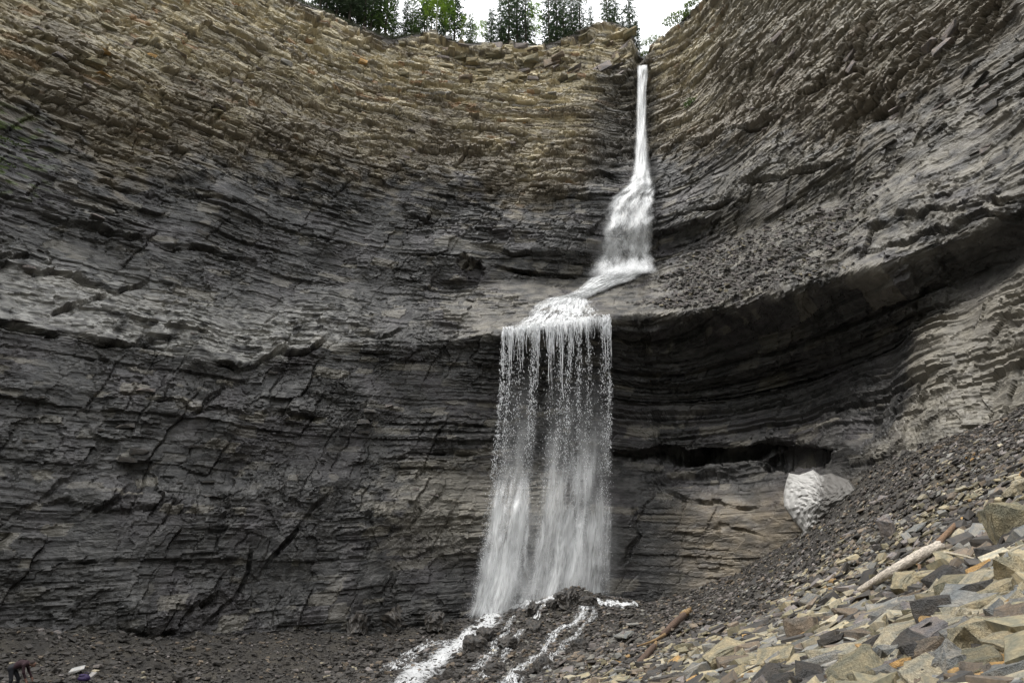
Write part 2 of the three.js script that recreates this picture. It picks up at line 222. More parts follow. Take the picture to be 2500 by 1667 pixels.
// displacement and colour of the rock at arc length s (metres), height y, angle th
function rock(s, y, th, rimY, lipY) {
  const big = n2(s / 9 + 3, y / 7), mid = n2(s / 3.1, y / 1.9 + 20), wob = 0.16 * n2(s / 9, y / 5 + 40) + 0.04 * n2(s / 1.3, y / 0.8);
  const yb = y + 0.4 * n2(s / 26, 0.5) + wob * 0.5, sb = s + 0.35 * n2(s / 1.7, y / 1.2 + 70) + 0.08 * n2(s / 0.5, y / 0.4);
  const edgeT = 36.5 + 2.5 * n2(s / 11 + 5, 3) + 1.2 * n2(s / 3, y / 3) - 2 * sst(-6, -20, th) - 6.5 * sst(-24, -55, th) + 4 * sst(14, 22, th) * (1 - sst(30, 42, th)) - 6 * sst(34, 58, th);
  const wT = sst(edgeT - 1.2, edgeT + 2.2, y);
  const L = bedL(sb, yb), lh = L.h, lc = L.c, lt = (hash(L.i, L.j, 77) - 0.5) * (L.fx - 0.5) * 1.2, lby = hash(L.i, 5, 8);
  const M = bedM(sb, yb), mh = M.h, mc = M.c, mt = (hash(M.i, M.j, 78) - 0.5) * (M.fx - 0.5) + (hash(M.i, M.j, 79) - 0.35) * (M.fy - 0.5), mE = Math.min(M.ex, M.ey * 1.4), mby = hash(M.i, 6, 8);
  const S = bedS(sb, yb), sh = S.h, sc = S.c, st = (hash(S.i, S.j, 80) - 0.5) * (S.fx - 0.5) + (hash(S.i, S.j, 81) - 0.4) * (S.fy - 0.5), sby = hash(S.i, 7, 8), sE = Math.min(S.ex, S.ey);
  let d = 0.36 * big + 0.08 * mid, col; const calm = lerp(1, 0.4, sst(-0.15, 0.45, n2(s / 11 + 200, y / 5.5 + 9)));
  if (wT > 0) {                                                    // sandstone above: blocky, proud beds
    const massive = sst(0.1, 0.5, n2(s / 7 + 90, y / 4)), rough = 1 - 0.55 * massive, knob = sst(4.5, 1, rimY - y);
    const dT = 0.5 * (lh - 0.5) + 0.5 * lt + rough * (0.72 * (mh ** 1.6 - 0.4) + 0.55 * mt + 0.36 * (sh - 0.5) + 0.34 * st) + 0.14 * (mby - 0.5) - 0.26 * (1 - sst(0.03, 0.10, mE)) * rough - 0.10 * (1 - sst(0.02, 0.07, sE)) + 0.05 * n2(s / 0.33, y / 0.3) + knob * 1.1 * (mh - 0.4);
    d += wT * dT * 0.82;
  }
  const J = bedJ(s + 0.25 * n2(s / 2, y / 2), y + 0.8 * n2(s / 9, 4)), jd = 0.6 * (J.h - 0.5) + 0.5 * (hash(J.i, J.j, 91) - 0.5) * (J.fx - 0.5) - 0.16 * (1 - sst(0.03, 0.12, J.ex)); d += jd * (0.15 + 0.75 * sst(0.0, 0.5, n2(s / 10 + 33, y / 7)) + 0.2 * wT);
  let diag = 0;
  const und = sst(lipY - 0.1, lipY - 0.5, y) * sst(lipY - 11, lipY - 8, y) * sst(10, 24, th) * (1 - sst(58, 66, th));
  if (wT < 1) {                                                    // shale below: thin, flaky
    diag = sst(0.0, 0.45, n2(s / 14 + 11, y / 9 + 4) + 0.5 * sst(lipY + 2, lipY - 4, y) * (1 - sst(-6, 2, th)) - 0.15);
    const ca = 0.79, sa = 0.61, s2 = sb * ca + yb * sa, y2 = -sb * sa + yb * ca + 25;
    const T = bedT(sb, yb), tT = 0.27 * (T.h ** 1.4 - 0.4) + 0.16 * (hash(T.i, 9, 8) - 0.5) + 0.14 * (hash(T.i, T.j, 82) - 0.4) * (T.fy - 0.5);
    const Dd = bedD(s2 + 0.5 * mid, 0.5 * y2 + 20 + 0.3 * mid), tD = 0.26 * (Dd.h ** 1.5 - 0.4) + 0.34 * (hash(Dd.i, Dd.j, 83) - 0.5) * (Dd.fx - 0.5) + 0.3 * (hash(Dd.i, Dd.j, 84) - 0.3) * (Dd.fy - 0.5);
    const F = bedF(sb, yb), chip = n2(s / 0.45, y / 0.25) * 0.04 + 0.17 * (F.h - 0.5) + 0.09 * (hash(F.i, F.j, 85) - 0.4) * (F.fy - 0.5);
    d += (1 - wT) * (0.26 * (lh - 0.5) + 0.25 * lt + 0.24 * (lby - 0.5) + calm * lerp(tT + 0.22 * (mby - 0.5), tD, diag) + calm * (0.2 * (mh ** 2 - 0.3) + chip * 0.8)) + und * (0.8 * (mby - 0.5) + 0.4 * (sby - 0.5));
  }
  d *= 1 - (y > lipY - 0.4 ? 0.3 : 0.1) * sst(2.2, 0.3, Math.abs(y - lipY)) * sst(-12, 0, th); d *= 1 - 0.5 * sst(6.5, 4.5, y) * sst(8, 14, th) * (1 - sst(46, 54, th)); d *= 1 - 0.4 * sst(lipY - 1, lipY + 0.5, y) * sst(lipY + 9, lipY + 6, y) * sst(-6, 4, th) * (1 - sst(18, 30, th));
  d += crackAt(s, y);
  // colours: by bed and by block, with stains
  const stain = n2(s / 6 + 60, y / 6), fine = n2(s / 0.8, y / 0.35 + 50), patch = n2(s / 2.2 + 44, y / 1.1);
  let tcol = mix3(TAN, OLIVE, clamp(0.45 + 0.9 * (mc - 0.5) + 0.35 * stain, 0, 1)); tcol = mix3(tcol, GREYT, clamp(0.15 + 0.9 * (sc - 0.35) + 0.45 * patch, 0, 0.85));
  tcol = mix3(tcol, BROWN, sst(0.55, 0.95, mby + 0.3 * patch) * 0.8); tcol = mix3(tcol, SHALE2, sst(0.78, 0.98, sby + 0.15 * fine) * 0.6);
  if (mc > 0.965 && stain > -0.2) tcol = mix3(tcol, RUST, 0.5); if (sc > 0.985) tcol = mix3(tcol, RUST, 0.6);
  const greyRight = sst(26, 42, th) * 0.75; tcol = mix3(tcol, GREYT, greyRight); if (greyRight) tcol = tcol.map((c) => c * (1 - 0.3 * greyRight));
  const wet = sst(6.5, 2.5, Math.abs(th - 21.5 - 0.1 * (y - 50) + patch)) * sst(30, 36, y) * sst(60, 55, y);
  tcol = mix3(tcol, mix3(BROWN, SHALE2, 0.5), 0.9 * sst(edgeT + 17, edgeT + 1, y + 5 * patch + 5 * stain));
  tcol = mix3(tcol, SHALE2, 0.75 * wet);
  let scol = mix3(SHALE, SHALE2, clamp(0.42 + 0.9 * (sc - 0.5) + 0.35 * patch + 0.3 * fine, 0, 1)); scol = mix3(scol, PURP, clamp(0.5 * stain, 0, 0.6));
  scol = mix3(scol, GREYT, sst(0.80, 0.97, mc + 0.1 * stain) * 0.55);
  const silt = sst(lipY - 0.3, lipY + 0.8, y + 0.5 * patch) * sst(lipY + 7.5, lipY + 3, y + patch) * sst(-10, -30, th) * sst(-0.55, 0.2, patch + 0.5 * stain + 0.4);
  scol = mix3(scol, SILT, 0.85 * silt * (0.65 + 0.35 * fine));
  const apron = sst(lipY - 0.6, lipY + 0.3, y) * sst(lipY + 8.5, lipY + 6.5, y) * sst(-8, 0, th); scol = mix3(scol, GREYT, apron * (0.3 + 0.35 * patch));
  const butt = sst(54, 62, th + 4 * stain) * sst(lipY - 1, lipY - 4, y); scol = mix3(scol, GREYT, butt * (0.75 + 0.25 * patch));
  const lowc = sst(7.5, 5, y + patch) * sst(-3, 1, y) * sst(-16, -8, th + 5 * patch) * (1 - sst(10, 14, th)); scol = mix3(scol, GREYT, 0.6 * lowc);
  const rightw = sst(26, 44, th) * sst(lipY + 3, lipY + 8, y); scol = mix3(scol, GREYT, rightw * (0.4 + 0.3 * patch));
  const lowr = sst(5, 2, y) * sst(22, 30, th); scol = mix3(scol, BROWN, lowr * (0.55 + 0.4 * patch));
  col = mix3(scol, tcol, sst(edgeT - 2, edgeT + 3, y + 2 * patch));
  const soil = sst(1.3, 0.5, rimY - y + 0.5 * patch + 0.3 * fine); col = mix3(col, SOIL, soil);
  const moss = sst(0.25, 0.6, n2(s / 1.5, y / 0.8) + 0.3 * fine) * sst(-56, -62, th) * sst(22.5, 24, y) * sst(31, 29, y); col = mix3(col, GREENM, moss * 0.9);
  const v = 1 + 0.16 * fine + 0.14 * (sh - 0.5);
  C.d = d; C.r = col[0] * v; C.g = col[1] * v; C.b = col[2] * v; return C;
}

// the wall as one sheet, fine where the picture sees it
const thetas = [];
{ let th = -100; while (th < 112) { thetas.push(th); const seen = th > -72 && th < 74; th += seen ? 0.102 / 36 / DEG * (th > 35 ? 0.85 : 1) : 0.9; } thetas.push(112); }
const NTH = thetas.length, NROW = 770;
function cliffGeometry() {
  const rows = NROW + 14, pos = new Float32Array(NTH * rows * 3), colr = new Float32Array(NTH * rows * 3), uv = new Float32Array(NTH * rows * 2), FS = 500;
  const yy = new Float32Array(FS + 1), oo = new Float32Array(FS + 1), ll = new Float32Array(FS + 1);
  for (let c = 0; c < NTH; c++) {
    const th = thetas[c], pr = profile(th), rimY = colAt(th, 'rim'), lipY = colAt(th, 'lip'), r0 = R0(th), s = th * DEG * 38, sn = Math.sin(th * DEG), cs = Math.cos(th * DEG);
    for (let k = 0; k <= FS; k++) { yy[k] = lerp(-12, rimY, k / FS); oo[k] = (offAt(pr, yy[k] - 0.35) + offAt(pr, yy[k]) + offAt(pr, yy[k] + 0.35)) / 3; ll[k] = k ? ll[k - 1] + Math.hypot(yy[k] - yy[k - 1], (oo[k] - oo[k - 1]) * 0.8) : 0; }
    let k = 0;
    for (let r = 0; r < rows; r++) {
      const at = r * NTH + c; let y, o, ny = 0, no = 1;
      if (r < NROW) {
        const want = ll[FS] * r / (NROW - 1); while (k < FS - 1 && ll[k + 1] < want) k++;
        const f = (want - ll[k]) / Math.max(1e-6, ll[k + 1] - ll[k]); y = lerp(yy[k], yy[k + 1], f); o = lerp(oo[k], oo[k + 1], f);
        const k0 = Math.max(0, k - 3), k1 = Math.min(FS, k + 4), dy = yy[k1] - yy[k0], dO = oo[k1] - oo[k0], l = Math.hypot(dy, dO); no = dy / l; ny = -dO / l;
        rock(s, y, th, rimY, lipY);
        const lean = sst(0, 1.2, rimY - y) * 0.8 + 0.2; o += C.d * no * lean; y += C.d * ny * lean;
      } else {                                                     // the forest floor behind the rim
        const q = (r - NROW + 1) / 14; o = -0.8 - 22 * q * q - 0.4 * q; y = rimY * (1 - sst(0, 0.5, q)) + sst(0, 0.5, q) * 61 + 1.2 * q + 0.25 * n2(s / 2, q * 9); rock(s, rimY, th, rimY, lipY);
        C.r = SOIL[0]; C.g = SOIL[1] * 1.15; C.b = SOIL[2];
      }
      const R = r0 - o; pos[at * 3] = AX + R * sn; pos[at * 3 + 1] = y; pos[at * 3 + 2] = AZ - R * cs;
      colr[at * 3] = Math.max(0.01, C.r); colr[at * 3 + 1] = Math.max(0.01, C.g); colr[at * 3 + 2] = Math.max(0.01, C.b); uv[at * 2] = s / 6; uv[at * 2 + 1] = y / 6;
    }
  }
  const idx = new Uint32Array((NTH - 1) * (rows - 1) * 6); let p = 0;
  for (let r = 0; r < rows - 1; r++) for (let c = 0; c < NTH - 1; c++) { const a = r * NTH + c, b = a + 1, d = a + NTH, e = d + 1; if ((r + c) & 1) { idx[p++] = a; idx[p++] = b; idx[p++] = e; idx[p++] = a; idx[p++] = e; idx[p++] = d; } else { idx[p++] = a; idx[p++] = b; idx[p++] = d; idx[p++] = b; idx[p++] = e; idx[p++] = d; } }
  const g = new THREE.BufferGeometry(); g.setAttribute('position', new THREE.BufferAttribute(pos, 3)); g.setAttribute('color', new THREE.BufferAttribute(colr, 3)); g.setAttribute('uv', new THREE.BufferAttribute(uv, 2)); g.setIndex(new THREE.BufferAttribute(idx, 1)); return g;
}
const rockBump = dataTex(1024, 1024, (i, j) => { const v = 0.5 + 0.22 * tileN(i, j, 1024, 1024, 3, 9, 1) + 0.16 * tileN(i, j, 1024, 1024, 9, 24, 5) + 0.12 * tileN(i, j, 1024, 1024, 26, 60, 9); return [v, v, v]; });
const cliffRough = dataTex(512, 512, (i, j) => { const v = 0.55 + 0.3 * tileN(i, j, 512, 512, 1.2, 2.6, 14) + 0.16 * tileN(i, j, 512, 512, 6, 14, 17); return [v, v, v]; });
const cliffMat = new THREE.MeshStandardMaterial({ vertexColors: true, roughness: 0.95, roughnessMap: cliffRough, flatShading: true, bumpMap: rockBump, bumpScale: 0.04 });
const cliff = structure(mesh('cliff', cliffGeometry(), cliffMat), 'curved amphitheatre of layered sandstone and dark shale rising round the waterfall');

// ------------------------------------------------------------------ the ground sheet
function groundGeometry() {
  const xs = [], zs = []; const grow = (a, lo, hi, f) => { let v = lo; while (v < hi) { a.push(v); v += f(v); } a.push(hi); };
  grow(xs, -75, 75, (x) => (x > -34 && x < 30 ? 0.16 : 1.4)); grow(zs, -72, 70, (z) => (z > -60 && z < -2 ? 0.17 : z > -2 && z < 4 ? 0.4 : 1.6));
  const nx = xs.length, nz = zs.length, pos = new Float32Array(nx * nz * 3), col = new Float32Array(nx * nz * 3), uv = new Float32Array(nx * nz * 2);
  for (let j = 0; j < nz; j++) for (let i = 0; i < nx; i++) {
    const x = xs[i], z = zs[j], k = j * nx + i, q = n2(x / 3, z / 3), f = n2(x / 0.5, z / 0.5), right = sst(-2, 9, x + 2 * q) * sst(-26, -8, z);
    pos[k * 3] = x; pos[k * 3 + 1] = groundQ(x, z) - 0.09 + 0.09 * Math.abs(n2(x / 0.45, z / 0.45)) + 0.06 * hash(Math.floor(x * 4), Math.floor(z * 4), 3); pos[k * 3 + 2] = z; uv[k * 2] = x / 4; uv[k * 2 + 1] = z / 4;
    let c = mix3([0.026, 0.023, 0.020], [0.060, 0.052, 0.040], clamp(0.4 + 0.4 * q + 0.3 * f, 0, 1)); c = mix3(c, [0.15, 0.128, 0.088], right * 0.8);
    col[k * 3] = c[0]; col[k * 3 + 1] = c[1]; col[k * 3 + 2] = c[2];
  }
  const idx = new Uint32Array((nx - 1) * (nz - 1) * 6); let p = 0;
  for (let j = 0; j < nz - 1; j++) for (let i = 0; i < nx - 1; i++) { const a = j * nx + i, b = a + 1, d = a + nx, e = d + 1; idx[p++] = a; idx[p++] = d; idx[p++] = b; idx[p++] = b; idx[p++] = d; idx[p++] = e; }
  const g = new THREE.BufferGeometry(); g.setAttribute('position', new THREE.BufferAttribute(pos, 3)); g.setAttribute('color', new THREE.BufferAttribute(col, 3)); g.setAttribute('uv', new THREE.BufferAttribute(uv, 2)); g.setIndex(new THREE.BufferAttribute(idx, 1)); return g;
}
const groundMat = new THREE.MeshStandardMaterial({ vertexColors: true, roughness: 0.85, flatShading: true, bumpMap: rockBump, bumpScale: 0.05 });
const terrain = structure(mesh('ground', groundGeometry(), groundMat), 'dark shale talus and scree floor below the cliff');

// the wooded far side of the valley, behind the photographer
{
  const NX = 60, NZ = 24, pos = [], idx = [];
  for (let j = 0; j <= NZ; j++) for (let i = 0; i <= NX; i++) { const a = lerp(-1.45, 1.45, i / NX), q = j / NZ, r = 46 + 60 * q, x = Math.sin(a) * r * 1.25, z = -14 + Math.cos(a) * r, y = -9 + 78 * q ** 0.85 + 3 * n2(x / 14, z / 14) + 1.5 * n2(x / 4, z / 4) - 4 * (j === 0); pos.push(x, y, z);  }
  for (let j = 0; j < NZ; j++) for (let i = 0; i < NX; i++) { const a = j * (NX + 1) + i; idx.push(a, a + 1, a + NX + 1, a + 1, a + NX + 2, a + NX + 1); }
  const g = new THREE.BufferGeometry(); g.setAttribute('position', new THREE.Float32BufferAttribute(pos, 3)); g.setIndex(idx); g.computeVertexNormals();
  structure(mesh('hillside', g, new THREE.MeshStandardMaterial({ color: new THREE.Color(0.03, 0.04, 0.02), roughness: 1 })), 'dark wooded hillside across the valley from the cliff');
}

// ------------------------------------------------------------------ loose stone
function boxUV(g, k = 1) {
  g.computeVertexNormals(); const p = g.attributes.position, n = g.attributes.normal, uv = new Float32Array(p.count * 2);
  for (let i = 0; i < p.count; i++) { const ax = Math.abs(n.getX(i)), ay = Math.abs(n.getY(i)), az = Math.abs(n.getZ(i)), x = p.getX(i), y = p.getY(i), z = p.getZ(i); const q = ay >= ax && ay >= az ? [x, z] : ax >= az ? [z, y] : [x, y]; uv[i * 2] = q[0] * k; uv[i * 2 + 1] = q[1] * k; }
  g.setAttribute('uv', new THREE.BufferAttribute(uv, 2)); return g;
}
function hull(seed, flat, extra = 8, cut = 0.3) {
  const pts = []; let k = 0; const h = () => hash(seed, k++, 501);
  for (let c = 0; c < 8; c++) {
    const sx = c & 1 ? 1 : -1, sy = c & 2 ? 1 : -1, sz = c & 4 ? 1 : -1;
    if (h() < 0.22) continue;
    pts.push(new THREE.Vector3(sx * (0.5 - cut * h() * h()), sy * flat * (0.5 - 0.25 * h()), sz * (0.5 - cut * h())));
    if (h() < 0.6) pts.push(new THREE.Vector3(sx * (0.5 - cut * 1.2 * h()), sy * flat * (0.5 - 0.35 * h()), sz * (0.5 - cut * 0.6 * h())));
  }
  for (let e = 0; e < extra; e++) { const a = h() * 6.283, r = 0.32 + 0.22 * h(); pts.push(new THREE.Vector3(Math.cos(a) * r, (h() - 0.5) * flat * 0.9, Math.sin(a) * r * 0.9)); }
  return boxUV(new ConvexGeometry(pts), 0.9);
}
const HULLS = []; for (let i = 0; i < 18; i++) HULLS.push(hull(i + 1, [0.45, 0.7, 0.3, 0.85, 0.55, 0.22][i % 6], i % 3 === 0 ? 3 : 7, i % 2 ? 0.42 : 0.25));
const mirror = (t) => { t.wrapS = t.wrapT = THREE.MirroredRepeatWrapping; return t; };
const stoneMap = mirror(dataTex(512, 512, (i, j) => { const a = n2(i / 170, j / 170), b = n2(i / 46 + 9, j / 46), c = n2(i / 11, j / 11 + 5), e = n2(i / 4 + 3, j / 4), v = 0.80 + 0.08 * a + 0.07 * b + 0.06 * c + 0.05 * e - 0.14 * sst(0.06, 0, Math.abs(n2(i / 90 + 20, j / 60))); return [v + 0.025 * a, v, v - 0.03 * a]; }, true));
const stoneBump = mirror(dataTex(512, 512, (i, j) => { const v = 0.5 + 0.2 * n2(i / 60, j / 60) + 0.16 * n2(i / 20 + 4, j / 20) + 0.12 * n2(i / 6, j / 6 + 8) - 0.2 * sst(0.06, 0, Math.abs(n2(i / 90 + 20, j / 60))); return [v, v, v]; }));
const PAL = { tan: [0.30, 0.258, 0.168], pale: [0.37, 0.33, 0.24], olive: [0.20, 0.178, 0.115], grey: [0.205, 0.197, 0.176], bluegrey: [0.185, 0.185, 0.172], brown: [0.17, 0.135, 0.10], dark: [0.062, 0.056, 0.05], rust: [0.38, 0.235, 0.09], mauve: [0.19, 0.168, 0.158] };
function roughen(g0, times, amp, seed) {
  let p = Array.from(g0.attributes.position.array);
  for (let k = 0; k < times; k++) { const o = []; for (let i = 0; i < p.length; i += 9) { const A = p.slice(i, i + 3), B = p.slice(i + 3, i + 6), D = p.slice(i + 6, i + 9), m = (x, y) => [(x[0] + y[0]) / 2, (x[1] + y[1]) / 2, (x[2] + y[2]) / 2], ab = m(A, B), bd = m(B, D), da = m(D, A); o.push(...A, ...ab, ...da, ...ab, ...B, ...bd, ...da, ...bd, ...D, ...ab, ...bd, ...da); } p = o; }
  for (let i = 0; i < p.length; i += 3) { const [x, y, z] = [p[i], p[i + 1], p[i + 2]], bed = Math.floor((y + 0.04 * n2(x * 3 + seed, z * 3)) / 0.075), k = amp * (n3(x * 3 + seed, y * 3, z * 3) + 0.6 * n3(x * 8, y * 8 + seed, z * 8)) + 0.8 * amp * (hash(bed, seed, 4) - 0.5), l = Math.hypot(x, z) + 0.1; p[i] += x / l * k; p[i + 1] += amp * 0.7 * n3(x * 5, seed, z * 5); p[i + 2] += z / l * k; }
  const g = new THREE.BufferGeometry(); g.setAttribute('position', new THREE.Float32BufferAttribute(p, 3)); return boxUV(g, 0.9);
}
const ROUGH = HULLS.map((g, i) => roughen(g, 2, 0.035, i * 7 + 1)), BOULD = [0, 1, 2, 3, 4].map((i) => roughen(HULLS[i * 3 + 1], 3, 0.10, i * 5 + 90));
const stoneMats = {}; for (const k in PAL) stoneMats[k] = new THREE.MeshStandardMaterial({ color: new THREE.Color(...PAL[k].map((c) => c / 0.62)), map: stoneMap, bumpMap: stoneBump, bumpScale: 0.035, roughness: k === 'dark' ? 0.5 : 0.85, flatShading: true });
for (const k of ['pale']) stoneMats[k].color.multiplyScalar(0.95);
const gNorm = (x, z) => { const e = 0.35; return new THREE.Vector3(gridG(x - e, z) - gridG(x + e, z), 2 * e, gridG(x, z - e) - gridG(x, z + e)).normalize(); };
const UPV = new THREE.Vector3(0, 1, 0);
const LOOKS = { tan: 'tan sandstone', pale: 'pale cream sandstone', olive: 'olive brown sandstone', grey: 'grey siltstone', bluegrey: 'blue grey siltstone', brown: 'brown ironstone', dark: 'wet black shale', rust: 'rust orange sandstone', mauve: 'mauve grey mudstone' };

// slabs that stand out of the wall: parts of the cliff
{
  const zones = [[90, () => [rr(1060, 1560), rr(80, 200)], ['tan', 'tan', 'olive', 'olive', 'brown'], 0.6, 1.9, 0.32], [100, () => [rr(60, 1480), rr(60, 420)], ['tan', 'olive', 'grey', 'tan', 'brown', 'rust'], 0.35, 1.2, 0.35], [45, () => [rr(1600, 2450), rr(60, 420)], ['olive', 'brown', 'mauve'], 0.4, 1.2, 0.28], [60, () => [rr(40, 1200), rr(420, 1250)], ['dark', 'dark', 'dark'], 0.4, 1.3, 0.25]];
  for (const [n, at, cols, lo, hi, flat] of zones) for (let i = 0; i < n; i++) {
    const [u, v] = at(); if (v < interp(polyX(PIX_RIM), polyY(PIX_RIM), u) + 12) continue;
    const h = wallHit(u, v), s = h.th * DEG * 38, rimY = colAt(h.th, 'rim'); if (h.t > 130) continue; rock(s, h.y, h.th, rimY, colAt(h.th, 'lip'));
    const w = lerp(lo, hi, rnd() ** 1.8) * (v < 210 ? 1.25 : 1), R = surfR(h.th, h.y) - C.d + w * 0.12, [x, z] = plan(h.th, R);
    const pale = (C.r + C.g) / 2, o = mesh('rock_slab', HULLS[Math.floor(rnd() * 18)], stoneMats[pale < 0.11 ? 'dark' : pale < 0.2 ? 'mauve' : pale < 0.27 ? 'olive' : cols[Math.floor(rnd() * cols.length)]], cliff);
    o.position.set(x, h.y, z); o.rotation.set(gauss() * 0.12, -h.th * DEG + gauss() * 0.25, (v < 210 && u > 1330 ? 0.45 : 0) + gauss() * 0.12); o.scale.set(w, w * rr(0.3, 0.8), w * rr(0.6, 1));
  }
}

// scree
const stones = [];
function addStone(x, z, size, col, o = {}) { stones.push({ x, z, size, col, ...o }); }
const PATHS = { main: [[1400, 1462], [1330, 1468], [1270, 1480], [1215, 1500], [1175, 1535], [1130, 1570], [1075, 1610], [1010, 1660], [950, 1720]], second: [[1425, 1468], [1425, 1500], [1400, 1530], [1345, 1570], [1295, 1620], [1250, 1670], [1215, 1720]], third: [[1250, 1515], [1225, 1560], [1205, 1600], [1150, 1640]], pool: [[1460, 1478], [1500, 1482], [1560, 1484]], side: [[1120, 1572], [1060, 1580], [1000, 1600], [960, 1640]] };
const streamW = Object.values(PATHS).map((p) => p.map(([u, v]) => { const h = groundHit(u, v); return [h.x, h.z]; }));
const nearStream = (x, z) => { let m = 9; for (const p of streamW) for (let i = 1; i < p.length; i++) { const [ax, az] = p[i - 1], [bx, bz] = p[i], dx = bx - ax, dz = bz - az, t = clamp(((x - ax) * dx + (z - az) * dz) / (dx * dx + dz * dz), 0, 1); m = Math.min(m, Math.hypot(x - ax - dx * t, z - az - dz * t)); } return m; };
{
  const tries = 480000;
  for (let i = 0; i < tries; i++) {
    const a = rr(-1.25, 1.5), d = 1.6 * Math.pow(40, rnd() ** 0.62), x = Math.sin(a) * d, z = -Math.cos(a) * d; if (z > 4) continue;
    const [th, r] = polar(x, z); const y = gridG(x, z); if (r > surfR(th, y) + 0.3) continue;
    const scree = sst(-4.5, -0.5, x + 0.06 * (z + 20) + 1.2 * n2(x / 5, z / 5)), ns = d > 20 ? nearStream(x, z) : 9, mound = sst(6, 1.5, ns);
    if (rnd() > Math.max(scree, 0.5, mound)) continue;
    const tanF = scree * clamp(1.15 - d / 20 + 0.35 * n2(x / 4, z / 4) + 0.02 * y, 0.04, 1) * sst(1.0, 5.5, Math.abs(surfR(th, y) - r) + 1) * (1 - 0.9 * mound), q = rnd();
    let size = (0.042 + 0.055 * scree * sst(30, 5, d) + 0.0014 * d) * Math.exp(gauss() * 1.0); if (mound > 0.3) size *= 1.35;
    size = Math.min(size * (x > 2.5 && d < 11 ? 1.15 : 1), x > 2.5 && d < 11 ? 0.46 : 0.36, 0.16 + 0.09 * d); if (size < 0.05 && d > 12) size += 0.03;
    let col = q < tanF ? (rnd() < 0.3 ? 'tan' : rnd() < 0.22 ? 'pale' : rnd() < 0.4 ? 'olive' : rnd() < 0.5 ? 'grey' : rnd() < 0.3 ? 'bluegrey' : rnd() < 0.75 ? 'brown' : 'rust') : rnd() < 0.62 ? 'dark' : rnd() < 0.4 ? 'brown' : rnd() < 0.6 ? 'mauve' : 'grey';
    if (scree < 0.5) { col = rnd() < 0.88 ? 'dark' : rnd() < 0.6 ? 'brown' : rnd() < 0.8 ? 'mauve' : 'pale'; size *= 1.2; }
    addStone(x, z, size, col);
  }
}
const bigStones = [                                                // the large ones one can point at: pixel, width in pixels, flatness, colour, turn, tilt, label
  [2405, 1512, 235, 0.42, 'bluegrey', 0.5, 0.35, 4, 'largest blue grey siltstone slab, wedge shaped, among the tan blocks'], [2470, 1445, 150, 0.85, 'tan', 0.2, 0.1, 3, 'thick tan sandstone block resting against the large blue grey slab'],
  [2475, 1320, 150, 0.85, 'olive', 1.1, 0.3, 9, 'tall olive brown boulder standing above the driftwood log'], [2490, 1205, 130, 0.5, 'pale', 0.3, 0.2, 0, 'broad pale cream slab high on the scree'],
  [2420, 1612, 230, 0.4, 'olive', 0.1, 0.2, 8, 'long olive brown slab below the large blue grey slab'], [2225, 1520, 140, 0.4, 'mauve', 0.4, 0.45, 6, 'mauve grey slab tilted beside the large blue grey slab'],
  [2300, 1420, 140, 0.3, 'tan', 0.6, 0.3, 2, 'thin tan slab lying just below the driftwood log'], [2215, 1455, 110, 0.6, 'tan', 0.2, 0.1, 1, 'rounded tan block tucked under the lower end of the driftwood log'],
  [2240, 1308, 90, 0.4, 'bluegrey', 0.3, 0.2, 5, 'flat blue grey slab above the driftwood log'], [2170, 1310, 70, 0.9, 'mauve', 0.9, 0.5, 7, 'upright mauve grey splinter of mudstone above the driftwood log'],
  [2340, 1370, 130, 0.3, 'tan', 1.0, 0.35, 2, 'broad tan slab at the upper end of the driftwood log'], [2245, 1482, 70, 0.35, 'rust', 0.3, 0.2, 11, 'bright rust orange chip between mauve slab and driftwood log'],
  [2090, 1520, 130, 0.5, 'brown', 0.4, 0.4, 12, 'brown slab leaning between smaller tan stones'], [1950, 1560, 110, 0.5, 'grey', 0.7, 0.2, 10, 'squat grey block amid dark rubble'],
  [1770, 1630, 130, 0.6, 'tan', 0.2, 0.3, 1, 'flat topped tan block low on the scree toe'], [1900, 1640, 140, 0.6, 'tan', 0.9, 0.2, 4, 'wide tan block wedged low on the scree toe'], [2060, 1640, 170, 0.55, 'pale', 0.4, 0.15, 15, 'wide pale cream block low on the scree toe'],
  [2190, 1650, 150, 0.7, 'bluegrey', 1.3, 0.3, 13, 'blue grey block beside the wide pale cream block'], [1980, 1480, 80, 0.5, 'grey', 0.2, 0.5, 16, 'grey plate lying among fine brown scree'], [1545, 1530, 45, 0.4, 'grey', 0.3, 0.2, 5, 'pale grey plate on black rubble near the waterfall pool'],
  [1525, 1560, 55, 0.4, 'bluegrey', 0.8, 0.2, 14, 'blue grey plate on black rubble beside the orange tipped log'],
];
for (const [u, v, w, flat, col, turn, tilt, hv, label] of bigStones) { const h = groundHit(u, v); addStone(h.x, h.z, w * 0.8 * h.t / FPX, col, { flat, turn, tilt, hv, label, big: true }); }
for (const [u, v, w] of [[1380, 1480, 60], [1405, 1475, 45], [1350, 1490, 40], [1430, 1480, 40], [1300, 1500, 45], [1180, 1565, 60], [1240, 1580, 45], [1300, 1545, 50], [1160, 1590, 70], [1045, 1505, 60], [1100, 1490, 65], [990, 1520, 80], [930, 1540, 90], [870, 1550, 80], [1060, 1540, 60], [1330, 1640, 60], [1210, 1650, 60], [1420, 1590, 50], [1270, 1660, 40]]) { const h = groundHit(u, v); addStone(h.x, h.z, w * h.t / FPX * (u < 1110 ? 1.1 : 0.85), 'dark', { flat: 0.75, big: true, pool: true }); }
for (const b of stones) { const y = groundQ(b.x, b.z), [u, v, d] = proj(b.x, y, b.z); b.y = y; b.px = d > 0.5 && u > -20 && u < 2520 && v > 0 && v < 1700 ? b.size / d : 0; if (b.big) b.px += 10; }
stones.sort((a, b) => b.px - a.px);
